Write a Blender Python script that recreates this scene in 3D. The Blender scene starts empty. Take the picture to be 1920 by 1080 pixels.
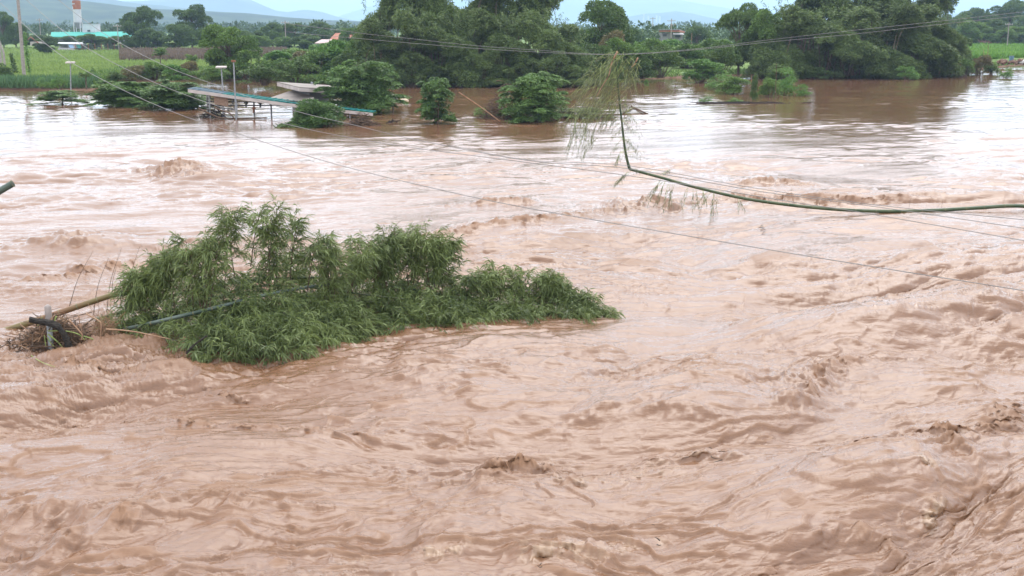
import bpy, math, random
import numpy as np
C = bpy.context.scene
COL = C.collection
PI = math.pi
rng = np.random.default_rng(11)
random.seed(5)

# ------------------------------------------------------------------ camera, world, sun, exposure
F = 2300.0; PITCH = math.radians(12.03); CH = 6.0
cp, sp = math.cos(PITCH), math.sin(PITCH)
cam_d = bpy.data.cameras.new("camera"); cam = bpy.data.objects.new("camera", cam_d); COL.objects.link(cam)
cam.location = (0, 0, CH); cam.rotation_euler = (PI/2 - PITCH, 0, 0)
cam_d.sensor_width = 36.0; cam_d.lens = 36.0*F/1920.0
cam_d.clip_start = 0.1; cam_d.clip_end = 60000
C.camera = cam

SUN_EL, SUN_AZ = math.radians(56), math.radians(18)
w = bpy.data.worlds.new("World"); C.world = w; w.use_nodes = True
nt = w.node_tree; nt.nodes.clear()
N = nt.nodes.new; Lk = nt.links.new
out = N('ShaderNodeOutputWorld'); bg = N('ShaderNodeBackground'); bg.inputs[1].default_value = 0.1
sky = N('ShaderNodeTexSky'); sky.sky_type = 'NISHITA'; sky.sun_disc = False
sky.sun_elevation = SUN_EL; sky.sun_rotation = SUN_AZ; sky.air_density = 1.2; sky.dust_density = 0.8
tc = N('ShaderNodeTexCoord'); sx = N('ShaderNodeSeparateXYZ'); Lk(tc.outputs['Generated'], sx.inputs[0])
no = N('ShaderNodeTexNoise'); no.inputs['Scale'].default_value = 3.0; no.inputs['Detail'].default_value = 5
mpn = N('ShaderNodeMapping'); mpn.inputs['Scale'].default_value = (1, 1, 3.5); Lk(tc.outputs['Generated'], mpn.inputs[0]); Lk(mpn.outputs[0], no.inputs[0])
cr = N('ShaderNodeValToRGB')   # cloud brightness
cr.color_ramp.elements[0].position = 0.3; cr.color_ramp.elements[0].color = (12.4, 12.8, 13.6, 1)
cr.color_ramp.elements[1].position = 0.7; cr.color_ramp.elements[1].color = (17.0, 17.0, 17.4, 1)
Lk(no.outputs[0], cr.inputs[0])
mr = N('ShaderNodeMapRange'); mr.interpolation_type = 'SMOOTHSTEP'
mr.inputs['From Min'].default_value = 0.022; mr.inputs['From Max'].default_value = 0.085
mr.inputs['To Min'].default_value = 0.08; mr.inputs['To Max'].default_value = 0.97
Lk(sx.outputs[2], mr.inputs[0])
mx = N('ShaderNodeMix'); mx.data_type = 'RGBA'; Lk(mr.outputs[0], mx.inputs[0]); vm = N('ShaderNodeMix'); vm.data_type = 'RGBA'; vm.blend_type = 'MULTIPLY'; vm.inputs[0].default_value = 1; vm.inputs[7].default_value = (0.40, 0.53, 0.78, 1); Lk(sky.outputs[0], vm.inputs[6]); Lk(vm.outputs[2], mx.inputs[6]); Lk(cr.outputs[0], mx.inputs[7])
Lk(mx.outputs[2], bg.inputs[0]); Lk(bg.outputs[0], out.inputs[0])

sd = bpy.data.lights.new("sun", 'SUN'); sd.energy = 1.2; sd.angle = math.radians(42); sd.color = (1.0, 0.94, 0.86)
so = bpy.data.objects.new("sun", sd); COL.objects.link(so)
so.rotation_euler = (PI/2 - SUN_EL, 0, PI - SUN_AZ)
C.view_settings.view_transform = 'Standard'; C.view_settings.look = 'None'
C.view_settings.gamma = 1; C.view_settings.exposure = 0.8
C.cycles.volume_bounces = 1; C.cycles.max_bounces = 6; C.cycles.transparent_max_bounces = 4

# ------------------------------------------------------------------ picture ray -> place in the world
def ray(px, py):
    u = (px-960)/F; v = (540-py)/F
    return np.array([u, cp+v*sp, -sp+v*cp])
def G(px, py, z=0.0):
    d = ray(px, py); t = (z-CH)/d[2]; return np.array([0, 0, CH])+d*t
def D(px, py, Y):
    d = ray(px, py); return np.array([0, 0, CH])+d*(Y/d[1])
def ymap(Y): # picture row of the water line at distance Y
    return 540+F*math.tan(math.atan(CH/Y)-PITCH)
def pxm(Y, zdist=None): return math.hypot(Y, CH)/F  # metres per photo pixel
def sstep(a, b, x):
    t = np.clip((x-a)/(b-a), 0, 1); return t*t*(3-2*t)

# ------------------------------------------------------------------ object helpers
def tag(o, label=None, cat=None, group=None, kind=None):
    if label: o['label'] = label
    if cat: o['category'] = cat
    if group: o['group'] = group
    if kind: o['kind'] = kind
    return o
def empty(name, loc, label, cat, group=None, rz=0):
    o = bpy.data.objects.new(name, None); COL.objects.link(o); o.location = loc; o.rotation_euler = (0, 0, rz)
    o.empty_display_size = 0.2
    return tag(o, label, cat, group)
def mesh_np(name, V, Fq, mats, smooth=False, matidx=None, attrs=None):
    V = np.asarray(V, dtype=np.float32); Fq = np.asarray(Fq, dtype=np.int32); k = Fq.shape[1]
    me = bpy.data.meshes.new(name); me.vertices.add(len(V)); me.vertices.foreach_set('co', V.ravel())
    me.loops.add(Fq.size); me.loops.foreach_set('vertex_index', Fq.ravel())
    me.polygons.add(len(Fq)); me.polygons.foreach_set('loop_start', np.arange(0, Fq.size, k, dtype=np.int32))
    if not isinstance(mats, (list, tuple)): mats = [mats]
    for m in mats: me.materials.append(m)
    if matidx is not None: me.polygons.foreach_set('material_index', np.asarray(matidx, dtype=np.int32))
    me.polygons.foreach_set('use_smooth', np.full(len(Fq), smooth, dtype=bool))
    me.update(calc_edges=True)
    if attrs:
        for an, arr in attrs.items():
            a = me.attributes.new(an, 'FLOAT', 'POINT'); a.data.foreach_set('value', np.asarray(arr, dtype=np.float32).ravel())
    return me
def link(name, me, parent=None, loc=None):
    o = bpy.data.objects.new(name, me); COL.objects.link(o)
    if parent: o.parent = parent
    if loc is not None: o.location = loc
    return o
class MB:
    """collects quads"""
    def __init__(s): s.V = []; s.F = []; s.n = 0
    def add(s, V, Fq):
        s.V.append(np.asarray(V, float)); s.F.append(np.asarray(Fq)+s.n); s.n += len(V)
    def hexa(s, p):  # 8 corners: bottom 4 ccw, top 4 ccw
        s.add(p, [[3,2,1,0],[4,5,6,7],[0,1,5,4],[1,2,6,5],[2,3,7,6],[3,0,4,7]])
    def box(s, c, d, rz=0):
        x, y, z = np.array(d)/2.0; p = np.array([[-x,-y,-z],[x,-y,-z],[x,y,-z],[-x,y,-z],[-x,-y,z],[x,-y,z],[x,y,z],[-x,y,z]])
        ca, sa = math.cos(rz), math.sin(rz); R = np.array([[ca,-sa,0],[sa,ca,0],[0,0,1]])
        s.hexa(p@R.T+np.array(c))
    def slab(s, quad, th):  # quad 4 points, thickness downwards
        q = np.array(quad, float); b = q-np.array([0,0,th]); s.hexa(np.vstack([b, q]))
    def tube(s, pts, r0, r1=None, k=6, wob=0.0):
        pts = np.asarray(pts, float); n = len(pts)
        if np.isscalar(r0): r = np.linspace(r0, r0 if r1 is None else r1, n)
        else: r = np.asarray(r0)
        T = np.gradient(pts, axis=0); T /= np.linalg.norm(T, axis=1)[:, None]+1e-9
        ref = np.where(np.abs(T[:, 2:3]) > 0.9, np.array([[1., 0, 0]]), np.array([[0, 0, 1.]]))
        A = np.cross(T, ref); A /= np.linalg.norm(A, axis=1)[:, None]+1e-9; B = np.cross(T, A)
        th = np.arange(k)*2*PI/k
        V = pts[:, None, :]+r[:, None, None]*(np.cos(th)[None, :, None]*A[:, None, :]+np.sin(th)[None, :, None]*B[:, None, :])
        if wob: V = V+rng.normal(0, wob, V.shape)
        V = V.reshape(-1, 3); Fq = []
        for i in range(n-1):
            for j in range(k):
                j2 = (j+1) % k; Fq.append([i*k+j, i*k+j2, (i+1)*k+j2, (i+1)*k+j])
        base = len(V); V = np.vstack([V, pts[:1], pts[-1:]])
        for j in range(0, k, 2):
            Fq.append([base, (j+2) % k, (j+1) % k, j]); o = (n-1)*k; Fq.append([base+1, o+j, o+(j+1) % k, o+(j+2) % k])
        s.add(V, Fq)
    def build(s, name, mat, parent=None, smooth=False, origin=(0, 0, 0)):
        me = mesh_np(name, np.vstack(s.V)-np.array(origin), np.vstack(s.F), mat, smooth)
        return link(name, me, parent)
def curve(pts, n=12):
    """Catmull-Rom through pts"""
    P = np.asarray(pts, float); P = np.vstack([2*P[0]-P[1], P, 2*P[-1]-P[-2]]); o = []
    for i in range(1, len(P)-2):
        for t in np.linspace(0, 1, n, endpoint=False):
            a, b, c, d = P[i-1], P[i], P[i+1], P[i+2]
            o.append(0.5*((2*b)+(-a+c)*t+(2*a-5*b+4*c-d)*t*t+(-a+3*b-3*c+d)*t**3))
    o.append(P[-2]); return np.array(o)

# ------------------------------------------------------------------ materials
def mat(name, col, rough=0.7, col2=None, scale=4.0, spec=0.4, bump=0.0, island=False, trans=0.0, stretch=(1, 1, 1), metal=0.0, detail=5):
    m = bpy.data.materials.new(name); m.use_nodes = True; t = m.node_tree; b = t.nodes['Principled BSDF']
    b.inputs['Roughness'].default_value = rough; b.inputs['Specular IOR Level'].default_value = spec; b.inputs['Metallic'].default_value = metal
    b.inputs['Base Color'].default_value = (*col, 1)
    if col2 is not None:
        mxn = t.nodes.new('ShaderNodeMix'); mxn.data_type = 'RGBA'
        mxn.inputs[6].default_value = (*col, 1); mxn.inputs[7].default_value = (*col2, 1)
        tcn = t.nodes.new('ShaderNodeTexCoord'); mp = t.nodes.new('ShaderNodeMapping'); mp.inputs['Scale'].default_value = stretch
        nz = t.nodes.new('ShaderNodeTexNoise'); nz.inputs['Scale'].default_value = scale; nz.inputs['Detail'].default_value = detail
        t.links.new(tcn.outputs['Object'], mp.inputs[0]); t.links.new(mp.outputs[0], nz.inputs[0])
        if island:
            g = t.nodes.new('ShaderNodeNewGeometry'); ad = t.nodes.new('ShaderNodeMath'); ad.operation = 'MULTIPLY_ADD'
            ad.inputs[1].default_value = 0.55; t.links.new(g.outputs['Random Per Island'], ad.inputs[0])
            mr_ = t.nodes.new('ShaderNodeMath'); mr_.operation = 'MULTIPLY_ADD'; mr_.inputs[1].default_value = 1.8; mr_.inputs[2].default_value = -0.65
            t.links.new(nz.outputs[0], mr_.inputs[0]); t.links.new(mr_.outputs[0], ad.inputs[2])
            oi = t.nodes.new('ShaderNodeObjectInfo'); a2 = t.nodes.new('ShaderNodeMath'); a2.operation = 'MULTIPLY_ADD'; a2.inputs[1].default_value = 0.35; a2.use_clamp = True
            t.links.new(oi.outputs['Random'], a2.inputs[0]); t.links.new(ad.outputs[0], a2.inputs[2]); t.links.new(a2.outputs[0], mxn.inputs[0])
        else:
            rp = t.nodes.new('ShaderNodeMapRange'); rp.inputs[1].default_value = 0.35; rp.inputs[2].default_value = 0.65
            t.links.new(nz.outputs[0], rp.inputs[0]); t.links.new(rp.outputs[0], mxn.inputs[0])
        t.links.new(mxn.outputs[2], b.inputs['Base Color'])
        if bump:
            bp = t.nodes.new('ShaderNodeBump'); bp.inputs['Strength'].default_value = bump; bp.inputs['Distance'].default_value = 0.05
            t.links.new(nz.outputs[0], bp.inputs['Height']); t.links.new(bp.outputs[0], b.inputs['Normal'])
        if trans:
            tr = t.nodes.new('ShaderNodeBsdfTranslucent'); ms = t.nodes.new('ShaderNodeMixShader'); ms.inputs[0].default_value = trans
            t.links.new(mxn.outputs[2], tr.inputs[0]); t.links.new(b.outputs[0], ms.inputs[1]); t.links.new(tr.outputs[0], ms.inputs[2])
            t.links.new(ms.outputs[0], t.nodes['Material Output'].inputs[0])
    return m
M = {}
def leafm(n, a, b, tr=0.2, rough=0.5, scale=3.0): M[n] = mat(n, a, rough, b, scale, 0.35, island=True, trans=tr)
leafm('leaf_bamboo', (0.024, 0.046, 0.013), (0.128, 0.190, 0.054))
leafm('leaf_dark',   (0.022, 0.050, 0.013), (0.100, 0.165, 0.040))
leafm('leaf_mid',    (0.040, 0.090, 0.018), (0.135, 0.225, 0.050))
leafm('leaf_bright', (0.045, 0.120, 0.022), (0.140, 0.260, 0.060))
leafm('leaf_flood',  (0.032, 0.075, 0.022), (0.120, 0.210, 0.055))
leafm('leaf_olive',  (0.050, 0.085, 0.022), (0.140, 0.170, 0.050))
leafm('leaf_red',    (0.040, 0.075, 0.020), (0.150, 0.120, 0.050))
leafm('leaf_near',   (0.020, 0.042, 0.014), (0.165, 0.215, 0.070), 0.25, 0.42, 0.9)
leafm('leaf_wisp',   (0.050, 0.072, 0.034), (0.180, 0.195, 0.110), 0.3, 0.5, 1.2)
leafm('leaf_far',    (0.025, 0.052, 0.022), (0.075, 0.120, 0.045), 0.1, 0.8, 0.05)
leafm('grass',       (0.085, 0.145, 0.030), (0.205, 0.285, 0.075), 0.25, 0.7, 0.12)
leafm('reeds',       (0.025, 0.075, 0.035), (0.080, 0.160, 0.060), 0.2, 0.6, 0.3)
leafm('crop_green',  (0.060, 0.150, 0.020), (0.160, 0.300, 0.050), 0.2, 0.7, 0.2)
leafm('crop_brown',  (0.085, 0.065, 0.045), (0.160, 0.120, 0.090), 0.2, 0.8, 0.2)
leafm('crop_pink',   (0.190, 0.110, 0.080), (0.300, 0.190, 0.130), 0.2, 0.8, 0.2)
M['bark'] = mat('bark', (0.07, 0.05, 0.035), 0.9, (0.13, 0.10, 0.075), 8, bump=0.6)
M['twig'] = mat('twig', (0.055, 0.036, 0.024), 0.9, (0.13, 0.085, 0.055), 6)
M['straw'] = mat('straw', (0.17, 0.095, 0.055), 0.85, (0.27, 0.17, 0.10), 5)
M['root_pale'] = mat('root_pale', (0.24, 0.14, 0.085), 0.8, (0.34, 0.22, 0.14), 5)
M['stem_green'] = mat('stem_green', (0.13, 0.20, 0.05), 0.6, (0.32, 0.38, 0.12), 6)
M['log_wet'] = mat('log_wet', (0.018, 0.017, 0.016), 0.85, (0.050, 0.044, 0.038), 12, 0.15, bump=1.0, stretch=(1, 1, 4))
M['culm_brown'] = mat('culm_brown', (0.16, 0.075, 0.038), 0.5, (0.12, 0.115, 0.035), 1.1, bump=0.1)
M['culm_grey'] = mat('culm_grey', (0.030, 0.055, 0.040), 0.5, (0.095, 0.125, 0.105), 2.2, bump=0.1)
M['culm_green'] = mat('culm_green', (0.016, 0.042, 0.012), 0.45, (0.070, 0.085, 0.038), 2.5)
M['culm_ring'] = mat('culm_ring', (0.10, 0.11, 0.06), 0.7, (0.22, 0.18, 0.10), 8)
M['concrete'] = mat('concrete', (0.22, 0.19, 0.175), 0.85, (0.30, 0.265, 0.25), 6)
M['galv'] = mat('galv', (0.20, 0.215, 0.225), 0.6, (0.28, 0.295, 0.31), 6, metal=0.3)
M['dark_metal'] = mat('dark_metal', (0.05, 0.06, 0.06), 0.6, (0.12, 0.12, 0.11), 6)
M['rust'] = mat('rust', (0.12, 0.05, 0.03), 0.8, (0.25, 0.11, 0.06), 6)
M['wire'] = mat('wire', (0.17, 0.17, 0.17), 0.6, (0.22, 0.215, 0.21), 2)
M['wire_dark'] = mat('wire_dark', (0.07, 0.08, 0.08), 0.6, (0.11, 0.12, 0.12), 2)
M['teal_roof'] = mat('teal_roof', (0.004, 0.075, 0.072), 0.75, (0.010, 0.125, 0.118), 1.6, 0.08)
M['grey_roof'] = mat('grey_roof', (0.05, 0.085, 0.11), 0.75, (0.09, 0.125, 0.15), 1.5, 0.08)
M['fascia'] = mat('fascia', (0.34, 0.30, 0.28), 0.7, (0.44, 0.40, 0.38), 2)
M['roof_tan'] = mat('roof_tan', (0.17, 0.15, 0.135), 0.85, (0.24, 0.215, 0.195), 1.0)
M['wall_grey'] = mat('wall_grey', (0.15, 0.155, 0.155), 0.8, (0.21, 0.21, 0.205), 1.0)
M['woven'] = mat('woven', (0.16, 0.10, 0.07), 0.9, (0.26, 0.18, 0.13), 14)
M['factory_teal'] = mat('factory_teal', (0.005, 0.22, 0.18), 0.7, (0.008, 0.27, 0.22), 0.1)
M['white_paint'] = mat('white_paint', (0.36, 0.38, 0.41), 0.7, (0.44, 0.46, 0.48), 0.6)
M['orange_paint'] = mat('orange_paint', (0.24, 0.075, 0.03), 0.7, (0.30, 0.11, 0.05), 0.8)
M['tile_orange'] = mat('tile_orange', (0.24, 0.09, 0.055), 0.8, (0.32, 0.14, 0.085), 0.8)
M['roof_pink'] = mat('roof_pink', (0.36, 0.27, 0.27), 0.7, (0.44, 0.34, 0.33), 0.6)
M['blue_tarp'] = mat('blue_tarp', (0.14, 0.24, 0.38), 0.6, (0.20, 0.30, 0.42), 0.8)
M['dark_void'] = mat('dark_window', (0.03, 0.035, 0.04), 0.3, (0.05, 0.055, 0.06), 1)
M['float_cream'] = mat('float_cream', (0.38, 0.29, 0.19), 0.5, (0.44, 0.35, 0.24), 2)
M['dirt'] = mat('dirt', (0.12, 0.072, 0.05), 0.9, (0.20, 0.125, 0.09), 1.5, bump=0.5)
M['stone_white'] = mat('stone_white', (0.36, 0.35, 0.34), 0.8, (0.45, 0.44, 0.42), 2)

# ------------------------------------------------------------------ water
def tess(n, size, lmin, lmax, slope, beta, aniso, theta, seed):
    r = np.random.default_rng(seed)
    k = np.fft.fftfreq(n, d=size/n)*2*PI
    kx, ky = np.meshgrid(k, k, indexing='ij')
    ct, st = math.cos(theta), math.sin(theta)
    ka = kx*ct+ky*st; kb = -kx*st+ky*ct             # along / across the crest line
    kk = np.sqrt((ka*aniso)**2+kb**2)+1e-9; km = np.sqrt(kx**2+ky**2)+1e-9
    band = (kk > 2*PI/lmax)*(kk < 2*PI/lmin)
    band = band*np.exp(-(2*PI/lmax*0.6/kk)**4)
    amp = kk**(-beta)*band
    ns = np.fft.fft2(r.normal(size=(n, n)))
    H = ns*amp; h = np.fft.ifft2(H).real
    gx = np.fft.ifft2(1j*kx*H).real; gy = np.fft.ifft2(1j*ky*H).real
    s = slope/math.sqrt((gx**2+gy**2).mean())
    dx = np.fft.ifft2(-1j*kx/km*H).real*s; dy = np.fft.ifft2(-1j*ky/km*H).real*s
    return h*s, dx, dy
def samp(f, x, y, size):
    n = f.shape[0]; a = (x/size*n) % n; b = (y/size*n) % n
    i = np.floor(a).astype(np.int64); j = np.floor(b).astype(np.int64); fa = a-i; fb = b-j
    i %= n; j %= n; i2 = (i+1) % n; j2 = (j+1) % n
    return (f[i, j]*(1-fa)*(1-fb)+f[i2, j]*fa*(1-fb)+f[i, j2]*(1-fa)*fb+f[i2, j2]*fa*fb)
SH = np.array([[-900,170],[-600,170],[0,168],[170,168],[230,152],[480,151],[560,160],[700,161],[1000,160],[1130,153],[1340,143],[1560,138],[1700,137],[1800,134],[1850,128],[1920,121],[2400,118],[3000,118]], float)
SHu = np.array([ray(a, b)[0]/ray(a, b)[1] for a, b in SH]); SHy = np.array([G(a, b)[1] for a, b in SH])
def shoreY(u): return np.interp(u, SHu, SHy)

NU, NV = 1320, 1330
us = np.concatenate([-np.geomspace(6, 0.5, 40)[:-1], np.linspace(-0.47, 0.47, NU), np.geomspace(0.5, 6, 40)[1:]])
q = np.linspace(9.5**-0.5, 260**-0.5, NV); ys = np.concatenate([[-60, -30, -12, -4, 2, 6, 8, 9], q**-2])
U, Yg = np.meshgrid(us, ys, indexing='ij')
X0 = U*np.maximum(Yg, 9.0); Y0 = Yg.copy()
wx1 = tess(512, 60, 5, 30, 0.2, 2.0, 1.5, 0.3, 3); wx2 = tess(512, 60, 5, 30, 0.2, 2.0, 1.5, 0.3, 4)
def n1(f, x, y, size): g = samp(f, x, y, size); return g/f.std()
warpx = n1(wx1[0], X0, Y0, 60)*0.9; warpy = n1(wx2[0], X0, Y0, 60)*0.6
Xw, Yw = X0+warpx, Y0+warpy
modt = tess(512, 75, 4, 30, 0.2, 1.6, 2.2, 0.3, 9)[0]
mod = n1(modt, X0, Y0, 75)
Yc = np.maximum(Yg, 8)
calm = (1-0.93*sstep(34, 80, Yc))*(1-0.45*sstep(20, 34, Yc))            # large waves die out over the flooded fields
calm2 = (1-0.70*sstep(34, 80, Yc))*(1-0.18*sstep(20, 34, Yc))
rough = np.clip(0.80+0.42*mod, 0.32, 1.9)
nearU = sstep(-0.1, 0.35, U)*(1-sstep(22, 40, Yc))
L1 = tess(2048, 47, 1.5, 9.0, 0.215, 2.3, 2.1, 0.42, 21)
L2 = tess(2048, 17, 0.25, 2.2, 0.27, 1.9, 2.8, 0.30, 22)
L3 = tess(2048, 4.9, 0.03, 0.5, 0.48, 1.8, 3.4, 0.28, 23)
dY = np.abs(np.gradient(Yg, axis=1)); fine = np.clip(1.15-dY/0.11, 0, 1)
hz = np.zeros_like(X0); hx = np.zeros_like(X0); hy = np.zeros_like(X0)
gb = [G(a, b_) for a, b_ in ((-40, 636), (10, 624), (60, 640), (170, 660), (300, 668), (430, 672), (560, 650), (700, 620), (850, 605), (1000, 600))]
lee = 1-0.85*np.clip(sum(np.exp(-((X0-g[0])**2/3.2+(Y0-g[1]-.3)**2/3.5)) for g in gb), 0, 1)
a1 = (0.80+0.45*nearU)*calm*(0.6+0.4*rough)*lee
for Lr, size, a, ch in ((L1, 47, a1, 1.0), (L2, 17, rough*calm2, 1.05), (L3, 4.9, np.clip(rough, 0.35, 1.4)*fine*calm2, 0.95)):
    hz += samp(Lr[0], Xw, Yw, size)*a; hx += samp(Lr[1], Xw, Yw, size)*a*ch; hy += samp(Lr[2], Xw, Yw, size)*a*ch
for bd, an, am, pw, sz, fd in (((0.5, 2.8), 2.4, 0.060, 3.0, 23, 1), ((0.12, 0.8), 2.6, 0.026, 2.6, 7.3, fine)):
    rt = tess(2048, sz, bd[0], bd[1], 0.2, 1.6, an, 0.3, int(sz))[0]; rn = samp(rt, Xw*1.0+hx*2, Yw+hy*2, sz)/rt.std()
    hz += am*(1-np.clip(np.abs(rn), 0, 1))**pw*rough*calm*fd
sm = tess(1024, 33, 0.8, 9, 0.2, 1.8, 1.8, 0.3, 91)[0]; sm /= sm.std(); sm2 = tess(1024, 21, 0.3, 2.5, 0.2, 1.8, 1.6, 0.3, 92)[0]; sm2 /= sm2.std()
crease = np.zeros_like(hz)
for lam, am, wv, th, sd_, fd in ((1.25, 0.045, 1.5, 0.33, 0.0, 1), (0.50, 0.060, 0.75, 0.24, 7.7, 1), (0.24, 0.036, 0.4, 0.36, 3.1, fine), (0.11, 0.015, 0.25, 0.2, 5.5, fine)):
    ph = (-X0*math.sin(th)+Y0*math.cos(th))/lam+wv*samp(sm, X0+sd_, Y0, 33)*(0.7/lam)**.5+0.35*samp(sm2, X0, Y0+sd_, 21)
    t_ = ph-np.floor(ph); t_ = t_+0*ph; sw = np.where(t_ < .13, t_/.13, np.clip(1-(t_-.13)/.87, 0, 1)**1.5)
    mk = sstep(0.0, 1.1, samp(sm, X0*1.7+sd_*3, Y0*1.3+5, 33)+0.5*samp(sm2, X0+9, Y0+sd_, 21))
    wid = np.clip(1.2-dY/(lam*.22), 0, 1); hz += am*sw*mk*(0.5+.5*rough)*calm*fd*wid*lee; crease = np.maximum(crease, sstep(.0, .05, t_)*(1-sstep(.14, .24, t_))*sstep(.25, .9, mk)*calm*fd*wid*(.75 if lam < 1 else .45))
h1 = samp(L1[0], Xw, Yw, 47)*a1
cr2 = samp(L2[0], Xw, Yw, 17)/L2[0].std()
foam = sstep(1.3, 2.6, cr2*rough*0.8+mod*0.35)*(1-sstep(50, 80, Yc))*0.55; foam = np.maximum(foam, crease)
# standing waves and breaking crests that can be pointed at, as places on the river
clump = tess(1024, 6, 0.035, 0.4, 0.5, 1.7, 1.4, 0.2, 31)[0]; clump /= clump.std()
cl = samp(clump, Xw, Yw, 6); cl2 = samp(clump, Xw*0.37+2.1, Yw*0.37, 6)
RID = [([(1490,760),(1530,715),(1575,685),(1645,668)], .30, .42, .8), ([(915,915),(960,888),(1020,876),(1085,874)], .30, .45, 1.0),
       ([(-60,1018),(60,998),(200,992)], .22, .40, .55), ([(110,1066),(200,1040),(270,1012),(350,994),(480,982)], .26, .36, 1.0),
       ([(1600,850),(1730,822),(1810,828),(1880,812),(1960,770)], .22, .30, 1.0), ([(1715,862),(1775,846),(1850,880)], .14, .2, .8),
       ([(1720,880),(1730,930),(1725,985)], .08, .25, -.9), ([(640,1085),(760,1050),(960,1040),(1150,1015),(1260,990)], .05, .25, -.8),
       ([(1400,1085),(1470,1030),(1560,985),(1650,985),(1760,1040)], .13, .18, .7), ([(1180,860),(1300,840),(1380,845),(1440,850)], .18, .35, -.5), ([(1080,900),(1200,890),(1330,868)], .04, .3, -.7), ([(1000,880),(1080,905),(1150,925)], .03, .2, -.5),
       ([(325,335),(350,322),(380,330)], .40, .8, .9), ([(1180,402),(1228,384),(1275,396)], .42, .8, .6),
       ([(-40,545),(120,520),(210,492),(360,478)], .16, .45, 1.0), ([(800,458),(910,440),(1060,420),(1160,398)], .16, .45, 1.0),
       ([(860,388),(960,384),(1010,386)], .2, .5, .9), ([(1370,360),(1470,372),(1600,378),(1780,372)], .26, .8, .9), ([(1390,350),(1450,346),(1540,352)], .2, .6, .9),
       ([(230,768),(300,785),(400,812),(600,828),(700,822)], .06, .12, .8), ([(80,752),(160,765)], .05, .12, .8), ([(385,712),(425,728),(520,742)], .06, .14, .7),
       ([(620,830),(800,812),(960,818)], .08, .4, .0), ([(560,905),(700,880),(860,890)], .12, .5, .0), ([(100,960),(330,925),(480,905)], .14, .5, .0),
       ([(1050,790),(1220,770),(1400,800)], .10, .4, .2), ([(60,470),(150,462),(200,468)], .25, .8, .0), ([(340,478),(400,462),(470,455)], .18, .6, .1),
       ([(640,660),(760,690),(900,745),(1100,770)], .06, .5, .1), ([(40,690),(150,694),(330,700)], .04, .3, 1.0), ([(1860,800),(1920,770)], .06, .25, .8),
       ([(1600,560),(1750,575),(1920,570)], .12, .4, .5), ([(1620,600),(1720,598)], .1, .3, .7)]
froth = np.zeros_like(hz)
for pts, hgt, wd, fm in RID:
    isf = fm < 0; fm = abs(fm)
    P = curve([G(a, b)[:2] for a, b in pts], 5)
    lo = P.min(0)-3*wd-1; hi = P.max(0)+3*wd+1
    sel = np.where((X0 > lo[0]) & (X0 < hi[0]) & (Y0 > lo[1]) & (Y0 < hi[1]))
    xs = X0[sel]+cl2[sel]*wd*0.22; yy = Y0[sel]+cl2[sel]*wd*0.15
    best = np.full(xs.shape, 1e9); sgn = np.ones_like(xs); tp = np.zeros_like(xs)
    nseg = len(P)-1
    for i in range(nseg):
        a = P[i]; d = P[i+1]-a; l2 = d@d; t = np.clip(((xs-a[0])*d[0]+(yy-a[1])*d[1])/l2, 0, 1)
        ex = xs-(a[0]+t*d[0]); ey = yy-(a[1]+t*d[1]); dist = ex*ex+ey*ey; m = dist < best
        best = np.where(m, dist, best); sgn = np.where(m, np.sign(ey*abs(d[0])+1e-9), sgn); tp = np.where(m, (i+t)/nseg, tp)
    dist = np.sqrt(best); tap = np.clip(np.sin(PI*np.clip(tp*0.9+0.05, 0, 1)), 0, 1)**0.6
    wdt = np.where(sgn > 0, wd*1.7, wd*0.75)
    prof = np.exp(-(dist/wdt)**1.5)*tap
    lump = np.clip(0.85+0.15*cl2[sel], 0.5, 1.2)*1.1
    hz[sel] += hgt*prof*lump
    fmask = fm*np.exp(-(dist/(wd*np.where(sgn > 0, 0.55, 0.8)))**2)*tap*sstep(-0.9, 0.5, cl2[sel])
    hz[sel] += fmask*(0.024*np.abs(cl[sel])-0.012)*(1 if hgt < .35 else 2); hy[sel] -= fmask*0.05*cl[sel]
    if isf: froth[sel] = np.maximum(froth[sel], fmask*sstep(-.6, .7, cl[sel]))
    else: foam[sel] = np.maximum(foam[sel], fmask)
edge = sstep(0.47, 0.9, np.abs(U)); hz *= 1-edge*0.9; hx *= 1-edge; hy *= 1-edge
bad = (Yg < 9.4); hz[bad] *= 0.2; hx[bad] = 0; hy[bad] = 0
WZ = hz
V = np.stack([X0+hx, Y0+hy, hz], -1).reshape(-1, 3)
nu, nv = U.shape
idx = np.arange(nu*nv).reshape(nu, nv)
Fq = np.stack([idx[:-1, :-1], idx[1:, :-1], idx[1:, 1:], idx[:-1, 1:]], -1).reshape(-1, 4)
mw = bpy.data.materials.new('muddy_water'); mw.use_nodes = True; t = mw.node_tree; b = t.nodes['Principled BSDF']
b.inputs['IOR'].default_value = 1.45; b.inputs['Roughness'].default_value = 0.10
at = t.nodes.new('ShaderNodeAttribute'); at.attribute_name = 'foam'
mxn = t.nodes.new('ShaderNodeMix'); mxn.data_type = 'RGBA'
gn = t.nodes.new('ShaderNodeNewGeometry')
nb = t.nodes.new('ShaderNodeTexNoise'); nb.inputs['Scale'].default_value = 0.35; nb.inputs['Detail'].default_value = 4; t.links.new(gn.outputs['Position'], nb.inputs[0])
mb_ = t.nodes.new('ShaderNodeMix'); mb_.data_type = 'RGBA'
mb_.inputs[6].default_value = (0.146, 0.074, 0.041, 1); mb_.inputs[7].default_value = (0.175, 0.094, 0.054, 1); t.links.new(nb.outputs[0], mb_.inputs[0])
t.links.new(mb_.outputs[2], mxn.inputs[6]); mxn.inputs[7].default_value = (0.185, 0.100, 0.054, 1)
t.links.new(at.outputs['Fac'], mxn.inputs[0]); a2_ = t.nodes.new('ShaderNodeAttribute'); a2_.attribute_name = 'froth'; m2_ = t.nodes.new('ShaderNodeMix'); m2_.data_type = 'RGBA'
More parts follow.
